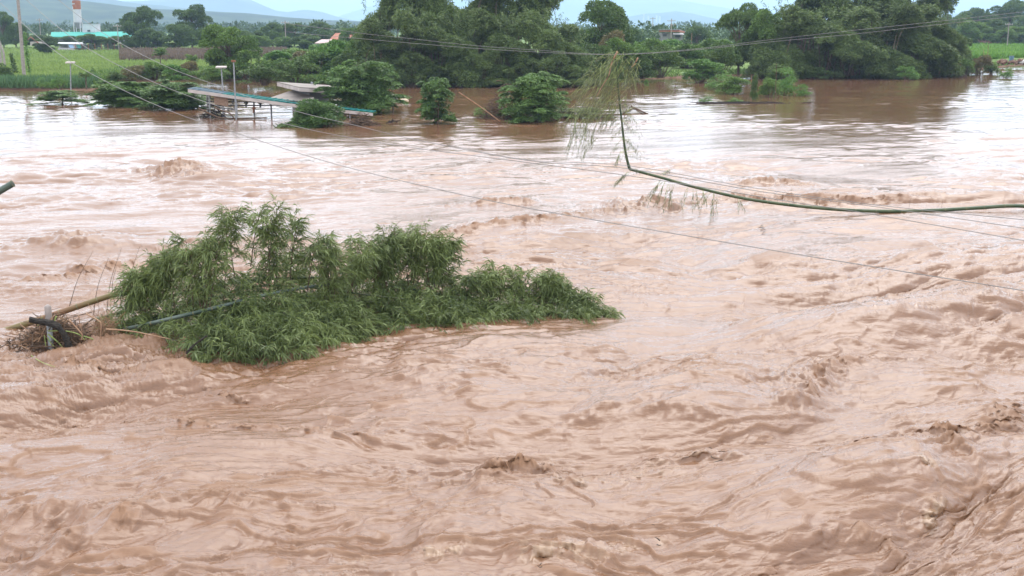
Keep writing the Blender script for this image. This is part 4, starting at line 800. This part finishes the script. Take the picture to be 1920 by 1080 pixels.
onestick('bare_sapling', 'leafless forked sapling on the muddy far right bank', [(1843, 130), (1845, 112), (1844, 92)], .05, .02, 'straw', Y=168, cat='sapling')
onestick('bare_sapling', 'leafless leaning sapling beside the forked one at far right', [(1846, 124), (1852, 100), (1853, 78)], .05, .02, 'straw', Y=168, cat='sapling')
for k, (x, y, w2) in enumerate([(1228, 1003, 'just right of the pale froth line at the bottom'), (1012, 1070, 'at the very bottom edge right of centre'), (1290, 735, 'behind the tall peaked crest on the right'), (1345, 872, 'between the froth bands on the right'), (548, 948, 'in the smooth trough at lower left'), (840, 700, 'on the smooth water right of the bush')]):
    debris('floating_twig', 'tiny dark twig floating '+w2, 'log_wet', 3, x, y, 8, 3, .14, .006, dz=.06, cat='twig')
# climbers on two thin poles at the left bank
def vine(px0, y0, px1, y1, w_, label, sd, mm_='leaf_mid'):
    global rng; rng = np.random.default_rng(sd); Yv = G(px0, 142, GZ)[1]; a, b_ = D(px0, y0, Yv), D(px1, y1, Yv); o = empty('vine_pole', a, label, 'plant', 'vine-covered poles on the left bank')
    t_ = rng.random((700, 1)); w2 = w_*pxm(Yv)*(1-t_*.55); P = (b_-a)*t_+rng.normal(0, .35, (700, 3))*w2; A = rng.normal(0, .6, P.shape)-[0, 0, .5]
    V, Fq = leafquads(P, A, np.full(700, .22), np.full(700, .11)); link('vine_leaves', mesh_np('vine_leaves', V, Fq, M[mm_]), o); mm = MB(); mm.tube([[0, 0, -.4], b_-a], .05, .03, 5); mm.build('pole', M['bark'], o)
vine(31, 142, 20, 100, 8, 'leaning pole wrapped in dark climbers left of the thick concrete pole', 71, 'leaf_dark'); vine(55, 137, 46, 60, 6, 'tall thin pole wrapped in pale climbers right of the thick concrete pole', 72, 'leaf_bright')
vine(172, 160, 174, 128, 8, 'climber-covered stake rising from the banana plant', 73)
rng = np.random.default_rng(901)
# far right bank clutter
p = G(1908, 118, GZ+.3); o = empty('rubble_heap', p, 'heap of earth and pale stones on the far right bank', 'rubble'); mm = MB()
for i in range(26): c_ = rng.normal(0, 1, 3)*[2.6, .6, .15]+[0, 0, .1]; k_ = np.linspace(0, 1, 6); r_ = rng.uniform(.15, .4); mm.tube(np.stack([c_[0]+k_*0, c_[1]+k_*0, c_[2]+(k_-.4)*r_*1.6], 1), r_*np.sin(PI*np.clip(k_*.9+.05, 0, 1)), None, 7, wob=.05)
mm.build('earth_clods', M['dirt'], o); mm = MB()
for dx, r_ in ((.3, .5), (1.0, .7), (1.7, .55)): k_ = np.linspace(0, 1, 6); mm.tube(np.stack([dx+k_*0, -.5+k_*0, (k_-.3)*r_*1.3], 1), r_*np.sin(PI*np.clip(k_*.9+.05, 0, 1)), None, 8, wob=.05)
mm.build('pale_stones', M['stone_white'], o)
p = G(1896, 117, GZ+.3); o = empty('blue_drum', p, 'small blue-grey drum on the far right bank beside the pale stones', 'drum'); mm = MB(); mm.tube([[0, 0, 0], [0, 0, .3], [0, 0, .33], [0, 0, .6], [0, 0, .63], [0, 0, .95]], [.33, .33, .36, .33, .36, .33], None, 14); mm.build('drum_shell', mat('drum_paint', (.05, .12, .16), .5, (.09, .18, .22), 5), o); mm = MB(); mm.tube([[0, 0, .95], [0, 0, 1.0]], .34, .34, 14); mm.build('lid', M['dark_metal'], o)

# ------------------------------------------------------------------ near bamboo
def fans(P, D0, nleaf, L, Wd, spread=.55, droop=.5):
    """each point carries a fan of long narrow leaves around direction D0"""
    n = len(P); P2 = np.repeat(P, nleaf, 0)+rng.normal(0, .012, (n*nleaf, 3)); A = np.repeat(norm(D0), nleaf, 0)+rng.normal(0, spread, (n*nleaf, 3))+[0, 0, -.18*droop]
    return P2, A, L*rng.uniform(.55, 1.2, n*nleaf), Wd*rng.uniform(.7, 1.3, n*nleaf)
def culm(name, parent, pts, r0, r1, m, node=.42, n=10):
    P = curve(pts, n); mm = MB(); mm.tube(P, r0, r1, 10); o = mm.build(name, M[m], parent, True, origin=parent.location)
    seg = np.linalg.norm(np.diff(P, axis=0), axis=1); cum = np.concatenate([[0], np.cumsum(seg)]); rg = MB(); k = node
    while k < cum[-1]:
        f = k/cum[-1]; p = np.array([np.interp(k, cum, P[:, i]) for i in range(3)]); p2 = np.array([np.interp(k+.02, cum, P[:, i]) for i in range(3)]); rr_ = r0+(r1-r0)*f; rg.tube([p, (p+p2)/2, p2], [rr_*1.02, rr_*1.14, rr_*1.02], None, 10); k += node*rng.uniform(.85, 1.15)
    if rg.V: rg.build('node_rings', M['culm_ring'], o, origin=parent.location)
    return P
TOP = np.array([(165,606),(200,566),(240,530),(275,500),(300,490),(345,458),(375,462),(400,452),(425,425),(440,404),(480,408),(520,394),(548,415),(565,446),(600,458),(660,468),(720,452),(745,442),(775,434),(820,446),(858,456),(868,490),(885,540),(905,515),(925,505),(960,522),(1000,532),(1045,528),(1060,558),(1085,568),(1112,592)], float)
BOT = np.array([(165,640),(240,650),(330,662),(390,682),(470,678),(540,668),(620,652),(680,628),(740,620),(860,612),(960,604),(1060,600),(1112,598)], float)
ob = empty('fallen_bamboo', G(560, 640, 0), 'large leafy green bamboo clump fallen into the foreground flood', 'bamboo')
def vol(n, lo=0., hi=1., pr=(170, 1108), surf=False):
    px = rng.uniform(*pr, n*2); px = np.where((px < 330) & (rng.random(n*2) < .45), rng.uniform(330, 900, n*2), px); tp = np.interp(px, TOP[:, 0], TOP[:, 1]); bt = np.interp(px, BOT[:, 0], BOT[:, 1]); keep = rng.random(n*2)*250 < (bt-tp)+25; px, tp, bt = px[keep][:n], tp[keep][:n], bt[keep][:n]; n = len(px)
    Yb = np.array([G(a, b_, 0)[1] for a, b_ in zip(px, bt)]); t_ = rng.random(n); dep = 2.6*np.clip((bt-tp)/170, .25, 1.2); Y = Yb+dep*t_
    yt = bt+(tp+np.clip((bt-tp)*.38, 22, 80)+np.where(px > 870, 22, 0)-bt)*t_**.75; f = lo+(hi-lo)*(rng.random(n)**(.35 if surf else .8)); P = np.zeros((n, 3))
    for i in range(n): zt_ = max(.05, D(px[i], yt[i], Y[i])[2]); q_ = D(px[i], 500, Y[i]); P[i] = [q_[0], Y[i], zt_*f[i]]
    return P, px
rng = np.random.default_rng(77)
def sprigs(P, px, Lt, nf, Lleaf, Wleaf, upbias, flow=.5, nleaf=5, droop=.9, sp=.5):
    Ps, As, Ls, Ws, tw = [], [], [], [], MB()
    for i in range(len(P)):
        a = rng.uniform(0, 2*PI); d = np.array([math.cos(a)*.7+flow, math.sin(a)*.6-.15, upbias+rng.normal(0, .35)]); d /= np.linalg.norm(d); L_ = Lt*rng.uniform(.5, 1.3)
        s_ = np.linspace(.15, 1, nf)[:, None]; q_ = P[i]+d*s_*L_+np.array([.05, 0, -1])*s_**2*L_*.45*droop; q_[:, 2] = np.maximum(q_[:, 2], .02); dd = np.tile(d, (nf, 1))+np.array([0, 0, -.9])*s_*droop
        if i % 2 == 0: tw.tube(np.vstack([P[i], q_[::2]]), .006, .002, 3)
        a_, b_, c_, e_ = fans(q_, dd, nleaf, Lleaf, Wleaf, sp, droop); Ps.append(a_); As.append(b_); Ls.append(c_); Ws.append(e_)
    return (np.vstack(Ps), np.vstack(As), np.concatenate(Ls), np.concatenate(Ws)), tw
P, px = vol(1900, .0, 1.0, surf=True); cen = P[rng.choice(len(P), 75, False)]; dm = np.array([np.min(np.linalg.norm((cen-p)*[1, .6, 1], axis=1)) for p in P]); kp = rng.random(len(P)) < np.where(dm < .26, .85, .16); P = P[kp]
A1, tw1 = sprigs(P, px, .60, 7, .22, .020, .85, nleaf=4, sp=.60, droop=.75)
P, px = vol(420, .0, .7); A2, tw2 = sprigs(P, px, .6, 7, .20, .022, .1)
# skirts trailing in the current along the near edge
pe = rng.uniform(350, 1090, 120); be = np.interp(pe, BOT[:, 0], BOT[:, 1]); P = np.array([G(a, b_-rng.uniform(2, 18), 0) for a, b_ in zip(pe, be)])+[0, 0, .12]; A3, tw3 = sprigs(P, pe, .5, 6, .2, .02, -.1, .35, droop=.7)
A3[1][:, 1] -= .5
mt = build_leaf_mesh('foliage', [A1, A2, A3], M['leaf_near'], True, .9); mt.transform(__import__('mathutils').Matrix.Translation(-ob.location)); link('foliage', mt, ob)
# shoots standing above the mass
sh = []; swt = MB()
SHOOT = [((440,520),(432,455),(440,402)),((425,480),(418,440),(428,408)),((500,500),(512,440),(520,392)),((470,500),(478,440),(486,405)),((545,500),(552,450),(556,418)),((350,540),(345,490),(350,455)),((395,520),(385,480),(378,462)),((290,560),(292,520),(300,488)),((240,580),(245,550),(250,528)),((605,520),(608,480),(598,455)),((660,540),(668,500),(672,468)),((735,520),(742,470),(728,440)),((770,530),(778,470),(770,432)),((800,530),(808,480),(812,445)),((830,540),(838,490),(852,456)),((925,580),(920,540),(925,505)),((965,580),(968,545),(962,520)),((1010,590),(1012,555),(1004,530)),((1030,590),(1040,550),(1044,528)),((1060,592),(1062,560),(1042,530)),((1085,594),(1090,575),(1098,566)),((900,590),(888,560),(893,525)),((700,540),(706,500),(712,475)),((320,540),(318,505),(322,478))]
for i in range(60):
    x = rng.uniform(225, 1100); tp = np.interp(x, TOP[:, 0], TOP[:, 1]); bt = np.interp(x, BOT[:, 0], BOT[:, 1]); e = rng.uniform(-6, 26) if (bt-tp) > 90 else rng.uniform(-10, 6); lx = rng.normal(4, 14)
    SHOOT.append(((x-lx, bt-(bt-tp)*.45), (x-lx*.3, bt-(bt-tp)*.75), (x, tp+e)))
SHOOT += [((1128,602),(1136,600),(1146,600))]
for s_ in SHOOT:
    Yb = G(s_[0][0], np.interp(s_[0][0], BOT[:, 0], BOT[:, 1]), 0)[1]+1.9*np.clip((640-s_[2][1])/220, .2, 1); c_ = curve([D(a, b_, Yb) for a, b_ in s_], 6); swt.tube(c_, .012, .004, 4)
    P = np.repeat(c_[2:], 3, 0); P = P[rng.random(len(P)) < .62]; A4, tw4 = sprigs(P, None, .34, 5, .21, .019, .75, .1, 4, .6, .6); sh.append(A4); swt.V += [v for v in tw4.V]; swt.F += [f_+swt.n for f_ in tw4.F]; swt.n += tw4.n
mt = build_leaf_mesh('shoot_leaves', sh, M['leaf_near'], True, .9); mt.transform(__import__('mathutils').Matrix.Translation(-ob.location)); link('shoot_leaves', mt, ob)
for tw in (tw1, tw2, tw3):
    if tw is tw1: tt = MB()
    tt.V += tw.V; tt.F += [f_+tt.n for f_ in tw.F]; tt.n += tw.n
tt.build('twigs', M['stem_green'], ob, origin=ob.location); swt.build('shoots', M['twig'], ob, origin=ob.location)
Yr = G(60, 640, 0)[1]
culm('culm', ob, [D(-30, 634, Yr+1.0), D(20, 617, Yr+1.1), D(80, 597, Yr+1.2), D(169, 567, Yr+1.35), D(250, 540, Yr+1.45), D(330, 516, Yr+1.5)], .075, .05, 'culm_brown')
culm('culm', ob, [D(150, 640, Yr+.2), D(215, 622, Yr+.3), D(300, 602, Yr-.15), D(400, 578, Yr-.2), D(480, 557, Yr+.1), D(560, 541, Yr+.6), D(640, 530, Yr+1.2)], .043, .028, 'culm_grey')
culm('culm', ob, [D(180, 600, Yr+1.4), D(260, 575, Yr+1.5), D(360, 545, Yr+1.6), D(480, 525, Yr+1.5), D(600, 520, Yr+1.5)], .04, .025, 'culm_green')
for k in range(6): y_ = 575-9*k+rng.normal(0, 5); culm('culm', ob, [D(200+20*k, 612, Yr+.8), D(380+20*k, y_+10, Yr+1+.1*k), D(560+40*k, y_+14+4*k, Yr+1.5)], .03, .012, 'culm_green')
# whiskers: thin bare shoots behind the left end
wk = MB()
for x0, y0, x1, y1 in ((130,575,175,470),(175,590,205,480),(200,585,228,465),(240,570,262,462),(215,570,218,500),(560,410,545,395),(740,440,750,415)):
    wk.tube(curve([D(x0, y0, Yr+1.8), D((x0+x1)/2-6, (y0+y1)/2, Yr+1.8), D(x1, y1, Yr+1.8)], 5), .008, .003, 4)
wk.build('whisker_stems', M['twig'], ob, origin=ob.location)
# root pile at the left end
orp = empty('root_tangle', G(120, 655, 0), 'tangle of brown roots and straw caught at the left end of the fallen bamboo', 'debris')
Yp = G(110, 655, 0)[1]; mm = MB(); m2 = MB()
for i in range(720):
    x = rng.normal(108, 36); y = 657-rng.random()**1.3*66*max(.25, 1-abs(x-100)/95); d = rng.normal(0, 1, 3)*[.20, .14, .11]; p0 = D(x, y, Yp+rng.uniform(-.1, .9)); p0[2] = max(p0[2], 0); (mm if i % 3 else m2).tube(curve([p0-d, p0+rng.normal(0, .07, 3), p0+d], 4), rng.uniform(.006, .017), .004, 4)
for i in range(220):
    x, y = rng.normal(196, 9), rng.uniform(600, 668); d = rng.normal(0, 1, 3)*[.12, .1, .2]; p0 = D(x, y, Yp+.1); p0[2] = max(p0[2], 0); m2.tube(curve([p0-d, p0+rng.normal(0, .05, 3), p0+d], 3), .005, .002, 3)
for i in range(140):
    x, y = rng.normal(190, 34), rng.uniform(655, 672); d = rng.normal(0, 1, 3)*[.2, .2, .05]; p0 = G(x, y, .03); mm.tube(curve([p0-d, p0+rng.normal(0, .04, 3), p0+d], 3), .006, .003, 3)
mm.build('roots', M['twig'], orp, origin=orp.location); m2.build('straw', M['straw'], orp, origin=orp.location)
def c4(p): return (p[0]/7.2, 540+p[1]/7.2)
mr2, mg2 = MB(), MB()
for pl, gcol, r_ in ((((930,430),(1080,590),(1110,660),(1050,800)),0,.016),(((1060,370),(1080,480),(1110,600)),0,.012),(((1160,345),(1330,440),(1365,500),(1360,640),(1380,800)),0,.014),(((1430,555),(1650,570),(1870,600),(2300,690)),0,.016),(((1600,900),(1560,800),(1535,690),(1565,660),(1595,720),(1590,800)),0,.010),(((1000,800),(1200,880),(1400,820),(1540,930)),0,.010),(((390,480),(440,440),(560,390),(640,370)),0,.012),(((320,310),(420,292),(540,320)),0,.008),(((650,580),(870,580),(1050,620),(1150,700)),1,.012),(((1130,650),(1250,690),(1360,780)),1,.011),(((650,620),(780,730),(900,860)),1,.016),(((640,670),(700,760),(780,820)),1,.012),(((760,380),(720,480),(660,570)),1,.013),(((510,510),(560,400),(640,370)),1,.009),(((270,490),(330,540),(380,590)),0,.011),(((600,640),(610,720),(620,800)),1,.010),(((420,910),(560,1000),(740,1065)),1,.008),(((140,780),(200,715),(270,740)),0,.008)):
    low = pl[0][1] > 870; P = curve([(G(*c4(p), .04) if low else D(*c4(p), Yp-.15)) for p in pl], 6); P[:, 2] = np.maximum(P[:, 2], -.02); mq = MB(); mq.tube(P, r_, r_*.6, 6); mq.build('green_stem' if gcol else 'pale_root', M['stem_green' if gcol else 'root_pale'], orp, True, origin=orp.location)
onestick('wet_log', 'black wet forked log jutting from the root tangle into the water', [(55, 600), (97, 607), (118, 623), (131, 650), (150, 664), (166, 672)], .060, .045, 'log_wet', Y=Yp-.25, cat='log')
onestick('wet_log', 'thin dark branch slanting into the water under the fallen bamboo', [(350, 663), (362, 648), (388, 630)], .02, .015, 'log_wet', Y=21.0, cat='branch')
op = empty('pipe_post', D(96, 655, Yp-.1)*[1, 1, 0], 'short grey round-topped pipe standing up in the root tangle', 'post'); hz_ = D(96, 571, Yp-.1)[2]
mm = MB(); mm.tube([[0, 0, -.3], [0, 0, hz_*.6]], .052, .052, 12); mm.build('pipe', M['galv'], op, True); mm = MB(); mm.tube([[0, 0, hz_*.6], [0, 0, hz_*.62], [0, 0, hz_-.06], [0, 0, hz_-.02], [0, 0, hz_]], [.056, .064, .064, .052, .018], None, 12); mm.build('rounded_cap', M['concrete'], op, True)
# stub at the left edge
oc = empty('cut_bamboo', D(-30, 380, 22)*1, 'cut green bamboo stem poking in over the river at the left edge', 'bamboo'); culm('culm', oc, [D(-160, 450, 22), D(-60, 393, 22), D(24, 344, 22)], .062, .062, 'culm_grey', .5)
# the bent bamboo
oB = empty('bent_bamboo', G(1905, 388, 0), 'long green bamboo culm bent over the river with a snapped upright tip', 'bamboo'); YB = oB.location[1]
main = [(1990,392,0),(1905,386,-.6),(1830,390,-1.2),(1740,395,-1.8),(1650,396,-2.0),(1560,392,-2.0),(1470,383,-2.0),(1390,371,-2),(1300,350,-2),(1240,333,-2),(1180,317,-2)]
P = culm('culm', oB, [D(a, b_, YB+c_) for a, b_, c_ in main], .066, .044, 'culm_green', .75, 8)
tipp = [(1180,317),(1172,280),(1166,230),(1161,185),(1157,140),(1153,100)]; YT = YB-2
Pt = culm('snapped_tip', oB, [D(a, b_, YT) for a, b_ in tipp], .046, .016, 'culm_green', .5, 6)
mm = MB()
for pl in (((1158,96),(1147,118),(1141,142),(1130,160),(1118,182)),((1196,108),(1190,120),(1184,126))): mm.tube(curve([D(a, b_, YT-.2) for a, b_ in pl], 5), .028, .012, 5)
mm.build('pale_branch', M['root_pale'], oB, True, origin=oB.location)
wl, wt = [], MB()
def wisp(px, py, dx, dy, L_, nf, nl=3, ll=.15, jit=1.0):
    p = D(px, py, YT+rng.normal(0, .35)); e = D(px+dx, py+dy, YT+rng.normal(0, .5)); s_ = np.linspace(0, 1, nf)[:, None]; q_ = p+(e-p)*s_+np.array([0, 0, 1])*(s_*(1-s_))*.35*L_; wt.tube(q_, .006, .002, 3)
    k_ = max(1, nf//4); d = np.gradient(q_, axis=0); a_, b_, c_, e_ = fans(q_[k_:], norm(d[k_:])+[-.25, 0, -.55], nl, ll, .012, .28*jit, .4); wl.append((a_, b_, c_, e_))
rng = np.random.default_rng(78)
POLY = np.array([(1150,92),(1175,96),(1205,112),(1196,150),(1172,200),(1150,215),(1085,225),(1068,205),(1082,165),(1112,128)], float)
def inpoly(x, y):
    c = False; j = len(POLY)-1
    for i in range(len(POLY)):
        if (POLY[i, 1] > y) != (POLY[j, 1] > y) and x < (POLY[j, 0]-POLY[i, 0])*(y-POLY[i, 1])/(POLY[j, 1]-POLY[i, 1])+POLY[i, 0]: c = not c
        j = i
    return c
k = 0
while k < 165:
    x, y = rng.uniform(1066, 1206), rng.uniform(92, 225)
    if inpoly(x, y) and rng.random() < (1.0 if x > 1110 else .6): wisp(x, y, rng.normal(-20, 10), rng.normal(24, 9), .5, 8, 3, .13, .8); k += 1
for i in range(26): wisp(rng.uniform(1120, 1170), rng.uniform(100, 150), rng.uniform(-60, -25), rng.uniform(40, 90), 1, 14, 2, .15)
for i in range(12): wisp(rng.uniform(1165, 1190), rng.uniform(105, 140), rng.uniform(10, 40), rng.uniform(5, 60), 1, 12, 2)
for i in range(30): wisp(rng.uniform(1075, 1130), rng.uniform(190, 262), rng.uniform(-20, 3), rng.uniform(22, 45), 1, 9, 3, .14)
for i in range(22): wisp(1168+rng.normal(0, 3), rng.uniform(190, 290), rng.uniform(5, 36), rng.uniform(-20, 40), .5, 9, 2)
for i in range(12): wisp(1165+rng.normal(0, 3), rng.uniform(190, 300), rng.uniform(-20, -5), rng.uniform(0, 30), .5, 8, 2)
for (x, y, dx, dy) in ((1180,322,-24,22),(1175,326,-18,16),(1200,324,-6,-10),(1236,338,-18,38),(1250,340,-14,44),(1252,345,0,44),(1262,346,-10,40),(1240,342,-26,30),(1290,352,-12,36),(1300,354,4,34),(1318,356,8,26),(1340,362,-6,44),(1346,364,0,40),(1335,360,-16,34),(1385,373,6,18),(1240,330,12,-14)):
    for j in range(2): wisp(x+rng.normal(0, 3), y, dx+rng.normal(0, 4), dy+rng.normal(0, 4), .4, 9, 3, .17)
mt = build_leaf_mesh('wind_blown_leaves', wl, M['leaf_wisp'], True, .5); mt.transform(__import__('mathutils').Matrix.Translation(-oB.location)); link('wind_blown_leaves', mt, oB); wt.build('twigs', M['stem_green'], oB, origin=oB.location)
tw = MB()
for i in range(16): x = rng.uniform(1420, 1880); y = np.interp(x, [1390,1470,1560,1650,1740,1905], [371,383,393,397,396,387]); p = D(x, y, YB-.3); tw.tube([p, p+[rng.normal(0, .08), 0, rng.uniform(-.35, .45)]], .006, .003, 3)
tw.build('bare_twigs', M['twig'], oB, origin=oB.location)

# ------------------------------------------------------------------ haze: the damp air of the valley
mh = bpy.data.materials.new('haze_air'); mh.use_nodes = True; t = mh.node_tree; t.nodes.clear(); ho = t.nodes.new('ShaderNodeOutputMaterial'); pv = t.nodes.new('ShaderNodeVolumePrincipled')
pv.inputs['Color'].default_value = (0.50, 0.70, 1.0, 1); pv.inputs['Density'].default_value = 0.00019; pv.inputs['Anisotropy'].default_value = 0.0; t.links.new(pv.outputs[0], ho.inputs['Volume'])
mm = MB(); mm.hexa([[-90000, -200, -4], [90000, -200, -4], [90000, 13000, -4], [-90000, 13000, -4], [-90000, -200, 265], [90000, -200, 265], [90000, 13000, 265], [-90000, 13000, 265]])
tag(mm.build('haze', mh), kind='stuff')
